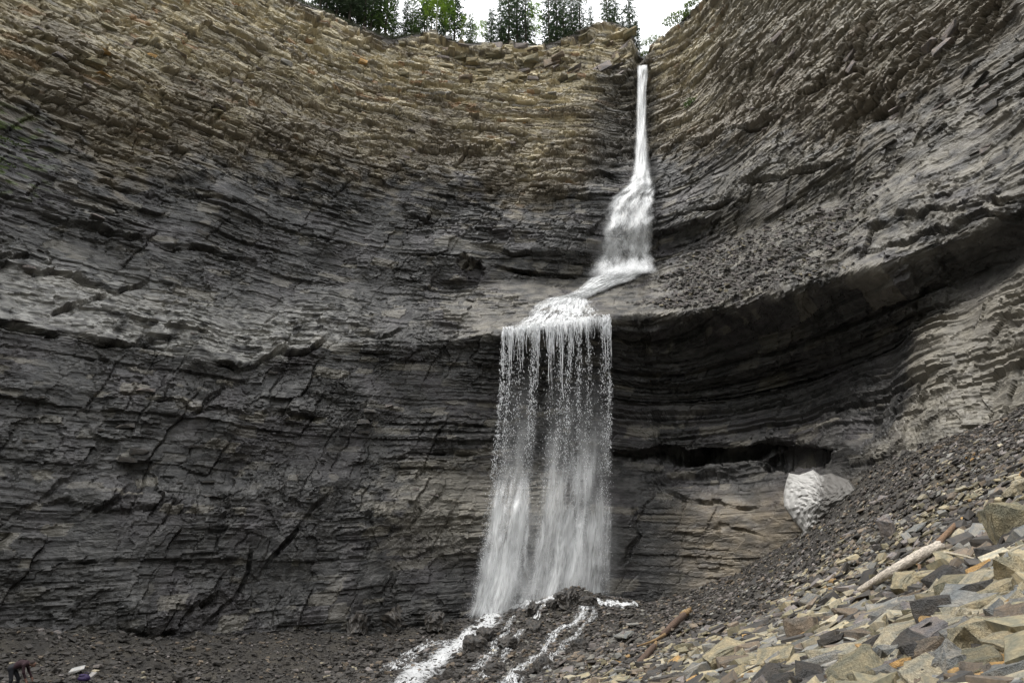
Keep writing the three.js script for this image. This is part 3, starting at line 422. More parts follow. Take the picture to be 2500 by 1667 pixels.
const Q1 = new THREE.Quaternion(), Q2 = new THREE.Quaternion(), M4 = new THREE.Matrix4(), V3 = new THREE.Vector3(), S3 = new THREE.Vector3();
function stonePose(b, i) {
  Q1.setFromUnitVectors(UPV, gNorm(b.x, b.z)); Q2.setFromEuler(new THREE.Euler((b.tilt ?? gauss() * 0.4), b.turn ?? rnd() * 6.28, gauss() * 0.35, 'YXZ')); Q1.multiply(Q2);
  const f = rr(0.75, 1.25); V3.set(b.x, b.y + b.size * (b.flat ? b.flat * 0.3 : rr(0.05, 0.28)), b.z); S3.set(b.size * f, b.size * (b.flat ? b.flat * 1.6 : rr(0.6, 1.2)), b.size * rr(0.65, 1.05));
}
const MARKS = [[2200, 1410, 'close to the driftwood log'], [2400, 1500, 'around the largest blue grey slab'], [2470, 1330, 'under the tall olive boulder'], [2490, 1210, 'below the broad pale slab high on the scree'], [1650, 1540, 'near the orange tipped log'], [1590, 1625, 'near the short dull red log'], [2050, 1640, 'by the wide pale block on the scree toe'], [1800, 1635, 'by the tan blocks low on the scree toe'], [2260, 1640, 'below the mauve tilted slab'], [2090, 1520, 'beside the leaning brown slab'], [2000, 1300, 'below the snow bank'], [1420, 1480, 'on the mound under the waterfall'], [1250, 1600, 'between the white rivulets'], [1950, 1540, 'beside the squat grey block'], [200, 1640, 'near the purple bag'], [600, 1600, 'on the dark talus']];
const nearestMark = (u, v) => MARKS.reduce((m, k) => { const q = Math.hypot(u - k[0], (v - k[1]) * 1.3); return q < m[0] ? [q, k[2]] : m; }, [1e9, ''])[1];
const NIND = 296; let indiv = 0; const rest = [];
const sizeWord = (s) => (s > 0.5 ? 'large' : s > 0.22 ? 'medium' : 'small');
for (const b of stones) {
  if (indiv < NIND && b.px > 0) {
    stonePose(b); const o = mesh('scree_stone', b.pool ? BOULD[indiv % 5] : indiv < 110 ? ROUGH[b.hv ?? indiv % 18] : HULLS[indiv % 18], stoneMats[b.col]); o.position.copy(V3); o.quaternion.copy(Q1); o.scale.copy(S3); indiv++;
    const [pu, pv] = proj(b.x, b.y, b.z), where = b.pool ? (pu < 1110 ? 'against the foot of the dark wall' : pu < 1260 ? 'beside the main white rapids' : pv < 1515 ? 'on the mound under the waterfall' : 'between the thin rivulets') : nearestMark(pu, pv), shape = S3.y / S3.x < 0.75 ? 'flat' : S3.y / S3.x < 1.05 ? 'blocky' : 'thick';
    if (b.label) tag(o, b.label, 'stone'); else if (b.pool) tag(o, `${shape} wet black shale boulder ${where}`, 'stone', `wet boulders ${where}`);
    else tag(o, `${sizeWord(b.size)} ${shape} ${LOOKS[b.col]} stone ${where}`, 'stone', `scree stones ${where}`);
  } else rest.push(b);
}
{
  const grp = new THREE.Group(); grp.name = 'scree_rubble'; grp.userData = { kind: 'stuff', label: 'small broken rock and gravel covering the scree and talus', category: 'rubble' }; scene.add(grp);
  const NV = 8, lists = Array.from({ length: NV }, () => []); rest.forEach((b, i) => lists[i % NV].push(b));
  const rubbleMat = new THREE.MeshStandardMaterial({ color: 0xffffff, map: stoneMap, roughness: 0.8, flatShading: true }), cc = new THREE.Color();
  lists.forEach((L, k) => {
    const im = shad(new THREE.InstancedMesh(HULLS[k * 2], rubbleMat, L.length)); im.name = 'loose_rubble'; im.userData.kind = 'stuff';
    L.forEach((b, i) => { stonePose(b); M4.compose(V3, Q1, S3); im.setMatrixAt(i, M4); const p = PAL[b.col], v = rr(0.8, 1.6); cc.setRGB(p[0] * v, p[1] * v, p[2] * v); im.setColorAt(i, cc); });
    grp.add(im);
  });
}
// rubble lying on the ledge to the right of the falls
{
  const im = shad(new THREE.InstancedMesh(HULLS[2], new THREE.MeshStandardMaterial({ color: 0xffffff, map: stoneMap, roughness: 0.85, flatShading: true }), 2600)); im.name = 'ledge_rubble'; im.userData = { kind: 'stuff', label: 'flakes of shale lying on the sloping ledge right of the waterfall', category: 'rubble' }; const cc = new THREE.Color();
  for (let i = 0; i < 2600; i++) { const f = rnd(), u = 1625 + 70 * f + 60 * n2(f * 4, 8) + 55 * gauss() + 420 * rnd() ** 1.6, v = lerp(interp(polyX(PIX_LIP), polyY(PIX_LIP), u) - 14, interp(polyX(PIX_TOP), polyY(PIX_TOP), u) + 10, f), h = wallHit(u, v); rock(h.th * DEG * 38, h.y, h.th, 60, colAt(h.th, 'lip')); const s = rr(0.10, 0.42) * rr(0.6, 1), R = surfR(h.th, h.y) - C.d * 0.6 - 0.12, [x, z] = plan(h.th, R); Q1.setFromEuler(new THREE.Euler(0.7 + gauss() * 0.5, -h.th * DEG + gauss(), gauss() * 0.5)); M4.compose(V3.set(x, h.y + C.d * 0.5 + 0.1, z), Q1, S3.set(s * 1.3, s * 0.6, s)); im.setMatrixAt(i, M4); const v2 = rr(0.6, 1.4); const p = rnd() < 0.05 ? PAL.tan : rnd() < 0.4 ? PAL.grey : PAL.mauve; cc.setRGB(p[0] * v2 * 0.7, p[1] * v2 * 0.7, p[2] * v2 * 0.7); im.setColorAt(i, cc); }
  scene.add(im);
}

// ------------------------------------------------------------------ the waterfall
const alphaTex = (w, h, f) => { const t = dataTex(w, h, (i, j) => { const v = clamp(f(i / (w - 1), j / (h - 1)), 0, 1); return [v, v, v]; }); t.wrapS = t.wrapT = THREE.ClampToEdgeWrapping; return t; };
const waterMat = (alpha, c = 0.84) => new THREE.MeshStandardMaterial({ color: new THREE.Color(c * 0.985, c * 0.995, c), roughness: 0.35, transparent: true, alphaMap: alpha, side: THREE.DoubleSide });
const waterfall = new THREE.Group(); waterfall.name = 'waterfall'; structure(waterfall, 'white waterfall dropping in three tiers down the dark cliff'); scene.add(waterfall);
// a sheet of water between a left and a right course given in pixels, standing off the wall by lift(q along, f across)
function sheet(name, left, right, lift, alpha, nu = 24, nv = 80, c = 0.84) {
  const lx = polyX(left), ly = polyY(left), rx = polyX(right), ry = polyY(right), at = (xs, q) => interp(xs.map((_, i) => i / (xs.length - 1)), xs, q), pos = [], uv = [], idx = [];
  for (let j = 0; j <= nv; j++) for (let i = 0; i <= nu; i++) {
    const q = j / nv, f = i / nu, u = lerp(at(lx, q), at(rx, q), f), v = lerp(at(ly, q), at(ry, q), f), h = wallHit(u, v, lift(q, f)); pos.push(h.x, h.y, h.z); uv.push(f, 1 - q);
  }
  for (let j = 0; j < nv; j++) for (let i = 0; i < nu; i++) { const a = j * (nu + 1) + i; idx.push(a, a + nu + 1, a + 1, a + 1, a + nu + 1, a + nu + 2); }
  const g = new THREE.BufferGeometry(); g.setAttribute('position', new THREE.Float32BufferAttribute(pos, 3)); g.setAttribute('uv', new THREE.Float32BufferAttribute(uv, 2)); g.setIndex(idx); g.computeVertexNormals();
  return mesh(name, g, waterMat(alpha, c), waterfall);
}
const streak = (f, q, fx, fy, s) => 0.5 + 0.5 * n2(f * fx + s, q * fy + s * 1.7);
const edge = (f, w) => sst(0, w, f) * sst(1, 1 - w, f);
// upper fall: a narrow jet that breaks on a bulge and spreads to the left as spray, in one continuous body of several layers
const fallL = [[1556, 158], [1557, 185], [1556, 225], [1555, 300], [1554, 350], [1551, 395], [1546, 425], [1537, 448], [1514, 466], [1494, 484], [1482, 514], [1474, 550], [1466, 588], [1456, 622], [1444, 652], [1430, 682]], fallR = [[1583, 156], [1581, 183], [1578, 223], [1577, 300], [1578, 350], [1581, 395], [1586, 425], [1591, 446], [1592, 466], [1590, 486], [1586, 514], [1585, 550], [1584, 588], [1584, 622], [1590, 648], [1600, 668]];
const spread = (p, k, f) => p.map(([u, v], i) => [u + k * (f ? f(i / (p.length - 1)) : 1), v]);
const breakAt = 0.46;
[[0.7, -1, 1], [1.1, -2, 2], [1.5, -4, 4], [1.9, -9, 10]].forEach(([lf, dl, dr], k) => sheet('upper_fall', spread(fallL, dl, (t) => 0.6 + t), spread(fallR, dr, (t) => 0.6 + t), (q, f) => lf * (0.75 + 0.4 * sst(0.2, 0.5, q)) + 0.4 * Math.sin(f * 3.1) + 0.25 * n2(q * 9 + k * 9, f * 3), alphaTex(160, 768, (f, t) => {
  const q = 1 - t, fan = sst(breakAt - 0.06, breakAt + 0.12, q), w = f + lerp(0.05, 0.03, fan) * n2(q * 20, f * 2 + k * 5), rope = 0.5 * streak(w, q, lerp(3, 5, fan), 6, 20 + k * 7) + 0.35 * streak(w, q, lerp(7, 13, fan), 14, 31 + k * 5) + 0.3 * streak(w, q, lerp(14, 30, fan), 40, 11 + k * 3), cloud = 0.5 + 0.5 * n2(f * 3 + k * 4, q * 9 + 3), e = lerp(sst(0, 0.3, w) * sst(1, 0.7, w), sst(0, 0.28, w) * sst(1, 0.86, w), fan);
  const jet = sst(0.15, 0.75, rope + 0.18) * (k === 3 ? 0.25 * sst(0.1, 0.4, q) : k === 2 ? 0.5 : 0.8), spray = lerp(0.95, 0.6, sst(breakAt, 0.9, q)) * sst(0.18, 0.95, rope * (0.55 + 0.75 * cloud)) * (k === 3 ? 0.4 : 0.75) + 0.3 * sst(0.8, 0.9, w) * sst(1, 0.95, w) * rope, foot = sst(0.88, 0.96, q) * 0.15 * cloud;
  return e * (lerp(jet, spray, fan) + foot) * sst(0, 0.012, q) * sst(1, 0.95, q);
}), 24, 130, 0.8));
// ledge cascade: white water sliding over the sloping ledge
const casL = [[1520, 644], [1470, 658], [1436, 678], [1410, 704], [1384, 718], [1336, 726], [1300, 744], [1272, 772], [1236, 800], [1222, 816]], casR = [[1604, 646], [1590, 662], [1556, 682], [1506, 698], [1462, 716], [1440, 728], [1450, 742], [1468, 758], [1488, 774], [1496, 786]];
[0.25, 0.4, 0.55].forEach((lf, k) => sheet('ledge_cascade', casL, casR, (q, f) => lf + 0.10 * n2(q * 16 + k * 50, f * 9) + 0.06 * n2(q * 50, f * 26 + k), alphaTex(320, 448, (f, t) => {
  const q = 1 - t, ff = f + 0.05 * n2(q * 9, f * 3 + k) + 0.03 * n2(q * 26, f * 9), e = sst(0.0, 0.28, ff) * sst(1, lerp(0.66, 0.85, q), ff), foam = 0.4 * streak(f, q, 16, 7, 60 + k * 11) + 0.3 * streak(f, q, 44, 20, 70 + k * 9) + 0.4 * streak(f, q, 90, 50, 90 + k), rise = 0.30 * (1 - q), sideD = sst(0.62, 0.9, q) * sst(0.66, 0.82, ff);
  return e * sst(0.0, 0.06, q) * clamp(sst(0.34 + 0.08 * k, 0.82 + 0.06 * k, foam + 0.85 * rise - 0.16 * sideD + 0.12 * sst(0.8, 1, q)), 0, 1) * (k ? 0.75 : 0.8);
}), 56, 90, 0.9));
// curtain: falls free from the lip; strings of drops, then veils of spray
const lipU = [1226, 1490], lipPt = (u) => { const v = lerp(812, 780, (u - lipU[0]) / (lipU[1] - lipU[0])), h = wallHit(u, v, 0.5); return h; };
const footV = (u) => interp([1140, 1226, 1290, 1390, 1490], [1520, 1505, 1478, 1462, 1470], u);
{
  const clusters = [[1231, 6, 1.7], [1246, 9, 1.6], [1268, 12, 0.8], [1302, 7, 1.5], [1312, 4, 0.6], [1345, 10, 0.5], [1368, 8, 0.9], [1388, 10, 1.5], [1412, 7, 1.3], [1436, 8, 0.8], [1470, 8, 0.8], [1484, 4, 1.6]], tot = clusters.reduce((a, c) => a + c[2], 0);
  const N = 14000, g = new THREE.OctahedronGeometry(0.5, 0), im = shad(new THREE.InstancedMesh(g, new THREE.MeshStandardMaterial({ color: new THREE.Color(0.82, 0.83, 0.845), roughness: 0.3 }), N)); im.name = 'falling_drops'; im.userData.kind = 'stuff';
  const pts = []; for (let u = 1215; u <= 1500; u += 5) pts.push(lipPt(u));
  for (let i = 0; i < N; i++) {
    let k = rnd() * tot, c = 0; while (k > clusters[c][2]) k -= clusters[c++][2];
    const u = i % 14 === 0 ? rr(1226, 1490) : clusters[c][0] + gauss() * clusters[c][1], p = pts[clamp(Math.round((clamp(u, 1220, 1496) - 1215) / 5), 0, pts.length - 1)], t = rnd() ** 1.15;
    const y0 = p.y, y = y0 - t * 24 + 0.1, near = 1 - t; if (y < -6 || n2(c * 7.3 + u / 9, t * 5 + c * 3.1) + 0.5 * n2(u / 5, t * 26) < -0.5) { M4.makeScale(0, 0, 0); im.setMatrixAt(i, M4); continue; }
    const spreadX = 0.08 + 0.35 * t, w = rr(0.024, 0.05) * (0.8 + 0.4 * near), l = w * rr(1.2, 3 + 4 * near * near);
    const uu = (clamp(u, 1220, 1496) - 1215) / 5, q0 = pts[Math.floor(uu)], q1 = pts[Math.min(pts.length - 1, Math.floor(uu) + 1)], fr = uu - Math.floor(uu);
    Q1.setFromEuler(new THREE.Euler(gauss() * 0.25 * t * 3, rnd() * 6.28, gauss() * 0.25 * t * 3)); M4.compose(V3.set(lerp(q0.x, q1.x, fr) + gauss() * spreadX - t * t * lerp(2.0, 1.2, (u - 1226) / 264) - 0.5 * t, y, lerp(q0.z, q1.z, fr) + gauss() * (0.12 + 0.25 * t) + 0.25 + 0.4 * Math.sqrt(t)), Q1, S3.set(w, l, w)); im.setMatrixAt(i, M4);
  }
  waterfall.add(im);
  // strings where the water leaves the lip
  const parts = [];
  for (let i = 0; i < 420; i++) {
    const u = i < 90 ? rr(1228, 1489) : (() => { const c = clusters[Math.floor(rnd() * clusters.length)]; return c[0] + gauss() * c[1]; })(), p = lipPt(clamp(u, 1226, 1490)), L = rr(0.3, 1.0) * (0.6 + 3.2 * streak((u - 1226) / 264, 1, 9, 1, 5)) * (rnd() < 0.12 ? 2.2 : 1), n = 7, w = rr(0.018, 0.05), pos = [], idx = [], ph = rnd() * 20, y1 = rr(-0.1, 0.5);
    for (let k = 0; k <= n; k++) { const q = k / n, x = p.x + 0.06 * Math.sin(ph + q * 5) + gauss() * 0.02, y = p.y + y1 - L * q, z = p.z + 0.2 + 0.45 * Math.sqrt(q) + rr(-0.05, 0.05), ww = w * (1 - 0.6 * q) * rr(0.5, 1.4); pos.push(x - ww, y, z, x + ww, y, z, x, y, z + ww); if (k < n) { const a = k * 3; for (const [m, o] of [[0, 1], [1, 2], [2, 0]]) idx.push(a + m, a + 3 + m, a + o, a + o, a + 3 + m, a + 3 + o); } }
    const gg = new THREE.BufferGeometry(); gg.setAttribute('position', new THREE.Float32BufferAttribute(pos, 3)); gg.setIndex(idx); parts.push(gg);
  }
  const sg = mergeGeometries(parts); sg.computeVertexNormals(); const so = mesh('water_strings', sg, new THREE.MeshStandardMaterial({ color: new THREE.Color(0.82, 0.83, 0.845), roughness: 0.25 }), waterfall); so.userData.kind = 'stuff';
}
// veils hanging in the curtain's plane
function veil(name, u0, u1, b0, b1, out, alpha, c = 0.84) {
  const nu = 30, nv = 40, pos = [], uv = [], idx = [];
  for (let j = 0; j <= nv; j++) for (let i = 0; i <= nu; i++) { const f = i / nu, q = j / nv, p = lipPt(clamp(lerp(u0, u1, f), 1226, 1490)), pb = lerp(b0, b1, f); pos.push(p.x + pb * q * q, p.y + 0.2 - (p.y + 6.2) * q, p.z + 0.2 + out + 0.5 * Math.sqrt(q) + 0.3 * n2(f * 5, q * 3 + out * 9)); uv.push(f, 1 - q); }
  for (let j = 0; j < nv; j++) for (let i = 0; i < nu; i++) { const a = j * (nu + 1) + i; idx.push(a, a + nu + 1, a + 1, a + 1, a + nu + 1, a + nu + 2); }
  const g = new THREE.BufferGeometry(); g.setAttribute('position', new THREE.Float32BufferAttribute(pos, 3)); g.setAttribute('uv', new THREE.Float32BufferAttribute(uv, 2)); g.setIndex(idx); g.computeVertexNormals(); return mesh(name, g, waterMat(alpha, c), waterfall);
}
const gapC = (f, q) => sst(0.03, 0.085, Math.abs(f - 0.375 - 0.02 * q + 0.015 * n2(q * 5, 3)));
const puff = (f, q, s) => { const w = f + 0.012 * n2(f * 6 + s, q * 5), a = 0.5 + 0.5 * n2(w * 8 + s, q * 3.2 + s), b = 0.5 + 0.5 * n2(w * 26 + s, q * 6), c = 0.5 + 0.5 * n2(w * 80, q * 22 + s); return sst(0.3, 0.95, 0.5 * a + 0.33 * b + 0.27 * c); };
[0.0, 0.6].forEach((o, k) => veil('curtain_veil', 1226, 1490, -2.9, -1.9, o, alphaTex(320, 512, (f, t) => {
  const q = 1 - t, top = 0.85 * sst(0.02 + 0.12 * streak(f, 1, 9, 1, 5 + k * 9) * streak(f, 2, 30, 1, 3 + k), 0.0, q) * sst(0.25, 0.7, streak(f, q, 40, 14, 5 + k * 9) * 0.6 + streak(f, q, 90, 30, 8 + k) * 0.5), low = sst(0.32, 0.9, q) * (0.03 + 0.95 * puff(f, q, 22 + k * 4)) * (0.45 + 0.9 * streak(f, q, 4, 0.8, 77)), mid = 0.07 * sst(0.05, 0.6, q) * (0.5 + streak(f, q, 12, 6, 51));
  return sst(0, 0.05 + 0.12 * streak(1, q, 1, 14, 6), f) * sst(1, 0.95 - 0.12 * streak(2, q, 1, 14, 9), f) * (top + (low + mid) * lerp(1, gapC(f, q), 0.85)) * sst(1, 0.96, q);
})));
// water running down the foot of the wall
[0.35, 0.75].forEach((lf, k) => {
  sheet('wall_sheet', [[1224, 1120], [1205, 1200], [1188, 1290], [1168, 1380], [1158, 1460], [1156, 1522]], [[1292, 1120], [1296, 1200], [1298, 1290], [1298, 1380], [1300, 1440], [1300, 1480]], (q, f) => lf + 0.2 * n2(q * 6, f * 4 + k), alphaTex(192, 512, (f, t) => { const q = 1 - t; return edge(f, 0.14) * sst(0, 0.3, q) * clamp(0.06 + 0.95 * puff(f * 0.4, q * 0.9, 3 + k * 7), 0, 0.92) * (k ? 0.6 : 0.9); }), 24, 60);
  sheet('wall_sheet', [[1362, 1226], [1352, 1290], [1340, 1350], [1328, 1410], [1322, 1466]], [[1440, 1226], [1436, 1290], [1430, 1350], [1422, 1410], [1416, 1462]], (q, f) => lf + 0.15 * n2(q * 6 + 9, f * 4 + k), alphaTex(160, 384, (f, t) => { const q = 1 - t; return edge(f, 0.2) * sst(0, 0.3 * streak(f, 1, 9, 1, 4) + 0.05, q) * clamp(0.12 + 0.95 * puff(f * 0.35, q * 0.7, 13 + k * 7), 0, 0.92) * (k ? 0.6 : 0.9); }), 18, 50);
  sheet('wall_sheet', [[1452, 1226], [1450, 1290], [1446, 1350], [1442, 1410], [1440, 1468]], [[1500, 1224], [1498, 1290], [1496, 1350], [1494, 1410], [1492, 1474]], (q, f) => lf + 0.1 + 0.15 * n2(q * 6 + 19, f * 4 + k), alphaTex(96, 384, (f, t) => { const q = 1 - t; return edge(f, 0.25) * sst(0, 0.3 * streak(f, 1, 9, 1, 7) + 0.05, q) * clamp(lerp(0.75, 0.25, q) * (0.25 + 0.9 * streak(f, q, 6, 2, 23 + k * 7) * (0.4 + 0.8 * streak(f, q, 18, 6, 26 + k))), 0, 0.9) * (k ? 0.5 : 0.9); }), 12, 50);
});
sheet('drip', [[1556, 776], [1556, 830]], [[1566, 774], [1566, 830]], () => 0.5, alphaTex(32, 128, (f, t) => edge(f, 0.3) * (0.1 + 0.45 * t) * streak(f, t, 4, 6, 8)), 4, 10);

// spray drifting at the foot
[0.9, 1.7].forEach((o, k) => veil('drifting_spray', 1226, 1490, -3.6, 0.4, o, alphaTex(256, 256, (f, t) => { const q = 1 - t; return sst(0.0, 0.3, f) * sst(1, 0.7, f) * sst(0.5, 0.9, q) * sst(1, 0.9, q) * 0.30 * sst(0.2, 0.9, 0.6 * streak(f, q, 4, 5, 3 + k * 8) + 0.4 * streak(f, q, 11, 12, 9 + k)); })));
// ------------------------------------------------------------------ the stream over the stones
const stream = new THREE.Group(); stream.name = 'stream'; structure(stream, 'white stream tumbling from the foot of the waterfall between dark stones'); scene.add(stream);
function brook(name, path, widths, dens, seed) {
  const P = path.map(([u, v]) => groundHit(u, v)), nv = path.length * 14, nu = 14, pos = [], uv = [], idx = []; let len = 0, px, pz;
  for (let j = 0; j <= nv; j++) {
    const q = j / nv, xs = P.map((_, i) => i / (P.length - 1)), x = interpS(xs, P.map((p) => p.x), q), z = interpS(xs, P.map((p) => p.z), q), x2 = interpS(xs, P.map((p) => p.x), Math.min(1, q + 0.02)), z2 = interpS(xs, P.map((p) => p.z), Math.min(1, q + 0.02)), x1 = interpS(xs, P.map((p) => p.x), Math.max(0, q - 0.02)), z1 = interpS(xs, P.map((p) => p.z), Math.max(0, q - 0.02)), dx = x2 - x1, dz = z2 - z1, l = Math.hypot(dx, dz) || 1;
    if (j) len += Math.hypot(x - px, z - pz); px = x; pz = z;
    const w = interp(widths.map((_, i) => i / (widths.length - 1)), widths, q) * (1 + 0.25 * n2(q * 9, seed));
    for (let i = 0; i <= nu; i++) { const f = i / nu - 0.5, X = x + dz / l * f * w * 2, Z = z - dx / l * f * w * 2; pos.push(X, groundQ(X, Z) + 0.17 - 0.4 * f * f + 0.10 * n2(X * 2.2, Z * 2.2) + 0.07 * n2(X * 6, Z * 6), Z); uv.push(i / nu, len / 6); }
  }
  for (let j = 0; j < nv; j++) for (let i = 0; i < nu; i++) { const a = j * (nu + 1) + i; idx.push(a, a + 1, a + nu + 1, a + 1, a + nu + 2, a + nu + 1); }
  const g = new THREE.BufferGeometry(); g.setAttribute('position', new THREE.Float32BufferAttribute(pos, 3)); g.setAttribute('uv', new THREE.Float32BufferAttribute(uv, 2)); g.setIndex(idx); g.computeVertexNormals();
  const t = alphaTex(128, 512, (f, q) => { const ff = f + 0.10 * n2(q * 14, f * 3 + seed) + 0.05 * n2(q * 40, f * 8), foam = 0.36 * streak(f, q, 6, 9, seed) + 0.36 * streak(f, q, 18, 26, seed + 9) + 0.34 * streak(f, q, 48, 80, seed + 4); return edge(ff, 0.4) * 0.8 * sst(0.62 - dens, 1.0 - dens, foam + 0.28 * Math.sin(ff * Math.PI)); }); t.wrapT = THREE.RepeatWrapping;
  return mesh(name, g, waterMat(t, 0.72), stream);
}
brook('rapids', PATHS.main, [0.6, 0.6, 0.75, 1.2, 1.4, 1.2, 1.2, 1.3, 1.4], 0.2, 3);
brook('rivulet', PATHS.second, [0.6, 0.5, 0.5, 0.55, 0.5, 0.5, 0.5], 0.0, 21);
brook('rivulet', PATHS.third, [0.45, 0.5, 0.55, 0.6], -0.06, 33);
brook('rivulet', PATHS.pool, [0.5, 0.5, 0.3], 0.15, 44);
brook('rivulet', PATHS.side, [0.6, 0.9, 1.1, 1.2], -0.08, 55);
brook('rivulet', [[1340, 1472], [1310, 1510], [1270, 1550], [1235, 1600], [1180, 1660]], [0.35, 0.4, 0.4, 0.45, 0.5], -0.06, 66);
brook('rivulet', [[1440, 1475], [1450, 1510], [1415, 1545], [1370, 1590], [1330, 1650]], [0.3, 0.35, 0.4, 0.4, 0.4], -0.08, 77);

// ------------------------------------------------------------------ trees along the rim
const barkMat = new THREE.MeshStandardMaterial({ color: new THREE.Color(0.055, 0.045, 0.035), roughness: 0.95 }), birchMat = new THREE.MeshStandardMaterial({ color: new THREE.Color(0.45, 0.44, 0.38), roughness: 0.9 });
const leafMat = (r, g, b) => new THREE.MeshPhysicalMaterial({ color: new THREE.Color(r, g, b), roughness: 0.9, side: THREE.DoubleSide, transmission: 0.25, thickness: 0 });
const needleMats = [leafMat(0.050, 0.080, 0.040), leafMat(0.055, 0.090, 0.038), leafMat(0.085, 0.145, 0.036)], springMats = [leafMat(0.24, 0.36, 0.05), leafMat(0.20, 0.33, 0.05)];
function trunkGeo(h, r) { const g = new THREE.CylinderGeometry(r * 0.12, r, h, 7, 6); g.translate(0, h / 2, 0); const p = g.attributes.position; for (let i = 0; i < p.count; i++) { const y = p.getY(i); p.setX(i, p.getX(i) + 0.03 * h * 0.1 * Math.sin(y * 1.3)); } g.computeVertexNormals(); return g; }
function faces() { const pos = []; return { pos, diamond(p, d, side, l, w) { const a = p, m = [p[0] + d[0] * l * 0.45, p[1] + d[1] * l * 0.45, p[2] + d[2] * l * 0.45], e = [p[0] + d[0] * l, p[1] + d[1] * l, p[2] + d[2] * l], L = [m[0] + side[0] * w, m[1] + side[1] * w, m[2] + side[2] * w], R = [m[0] - side[0] * w, m[1] - side[1] * w, m[2] - side[2] * w]; pos.push(...a, ...L, ...e, ...a, ...e, ...R); }, geo() { const g = new THREE.BufferGeometry(); g.setAttribute('position', new THREE.Float32BufferAttribute(pos, 3)); g.computeVertexNormals(); return g; } }; }
function spruceGeo(h, seed) {
  const F = faces(), wid = (0.085 + 0.05 * hash(seed, 1)) * h; let y = h * 0.07;
  while (y < h * 0.995) {
    const t = y / h, nb = t > 0.92 ? 3 : 5 + Math.floor(rnd() * 3), a0 = rnd() * 6.28;
    for (let b = 0; b < nb; b++) {
      if (rnd() < 0.27) continue;
      const a = a0 + b / nb * 6.28 + gauss() * 0.35, L = wid * (0.18 + (1 - t) ** 0.62) * rr(0.45, 1.12) * (t < 0.2 ? 0.6 + 2 * t : 1), ca = Math.cos(a), sa = Math.sin(a), n = Math.max(2, Math.round(L / 0.16));
      for (let k = 1; k <= n; k++) {
        const q = k / n, r = L * q, dy = 0.12 * L * (1 - t) - L * (0.35 + 0.35 * (1 - t)) * q + 0.22 * L * q * q * q, p = [ca * r, y + dy, sa * r];
        for (let m = 0; m < 2; m++) { const aa = a + (m ? 1 : -1) * rr(0.3, 1.0), dn = rr(-0.85, -0.05); F.diamond(p, [Math.cos(aa) * 0.8, dn, Math.sin(aa) * 0.8], [-Math.sin(aa) * 0.7, rr(-0.6, 0.6), Math.cos(aa) * 0.7], rr(0.16, 0.38) * (1.15 - 0.5 * t), rr(0.035, 0.085)); }
      }
    }
    y += h * 0.012 + 0.05 + 0.07 * rnd();
  }
  return F.geo();
}
function aspenGeo(h, seed) {
  const F = faces();
  for (let c = 0; c < 44; c++) {
    const t = lerp(0.32, 1, hash(seed, c, 3) ** 0.8), a = rnd() * 6.28, R = (0.05 + 0.11 * Math.sin(Math.PI * clamp((t - 0.2) / 0.85, 0, 1))) * h * rr(0.3, 1), cx = Math.cos(a) * R, cz = Math.sin(a) * R, cy = t * h, cr = 0.05 * h * rr(0.6, 1.2);
    for (let k = 0; k < 34; k++) { const p = [cx + gauss() * cr, cy + gauss() * cr * 1.3, cz + gauss() * cr], b = rnd() * 6.28, e = rr(-0.9, 0.5); F.diamond(p, [Math.cos(b) * 0.8, e, Math.sin(b) * 0.8], [-Math.sin(b), rr(-0.5, 0.5), Math.cos(b)], rr(0.10, 0.22), rr(0.045, 0.08)); }
  }
  return F.geo();
}
const SPR = [0, 1, 2, 3, 4].map((i) => spruceGeo(10, i + 3)), SPT = trunkGeo(10, 0.13), ASP = [0, 1, 2].map((i) => aspenGeo(7, i + 5)), AST = trunkGeo(6.8, 0.075);
function rimSpot(u, back) {                                          // a place on the forest floor behind the rim, seen above pixel column u
  let best = 1e9, th = 0; for (let t = -60; t < 45; t += 0.1) { const R = R0(t) + 0.8 + back, [x, z] = plan(t, R), [pu] = proj(x, colAt(t, 'rim'), z); if (Math.abs(pu - u) < best) { best = Math.abs(pu - u); th = t; } }
  const [x, z] = plan(th, R0(th) + 0.8 + back), q = (-0.4 + Math.sqrt(0.16 + 88 * back)) / 44, rimY = colAt(th, 'rim');
  return { x, z, y: rimY * (1 - sst(0, 0.5, q)) + sst(0, 0.5, q) * 61 + 1.2 * q - 0.1, th };
}
const TREES = [[778, 9, 0, 0.6], [792, 10, 0, 1.2], [818, 8, 0, 0.8], [838, 10, 1, 1.4], [850, 12, 0, 0.7], [868, 11, 0, 2], [886, 12, 0, 0.8], [903, 9, 2, 0.7], [921, 12, 0, 1.4], [940, 9, 2, 0.6], [956, 6, 0, 1.6], [987, 5.4, 0, 1], [1004, 5.6, 2, 0.7], [1016, 3.6, 2, 0.5], [1034, 6.6, 1, 1], [1052, 9, 3, 1], [1064, 10, 3, 0.8], [1076, 6.5, 0, 1.5], [1096, 5.6, 4, 0.5], [1107, 10, 0, 1], [1042, 6, 3, 0.5], [1128, 4, 3, 0.5], [1160, 3, 3, 0.45], [1088, 5, 3, 0.6], [1148, 4.6, 2, 0.6], [1178, 3.4, 3, 0.5], [1199, 5.4, 0, 0.6], [1222, 8, 0, 1.1], [1243, 11, 1, 0.7], [1262, 13, 0, 1.2], [1284, 10, 0, 0.8], [1307, 6.6, 4, 1.2], [1342, 9.5, 0, 0.7], [1361, 11, 0, 1.2], [1378, 8, 1, 0.6], [1398, 6.5, 0, 0.6], [1418, 9.5, 0, 0.9], [1445, 4.4, 0, 0.8], [1484, 8, 1, 0.7], [1502, 6.5, 0, 1.2], [1522, 2.2, 0, 0.4], [1541, 8, 0, 0.7], [1558, 4, 0, 0.5], [1678, 1.8, 0, 0.4]];
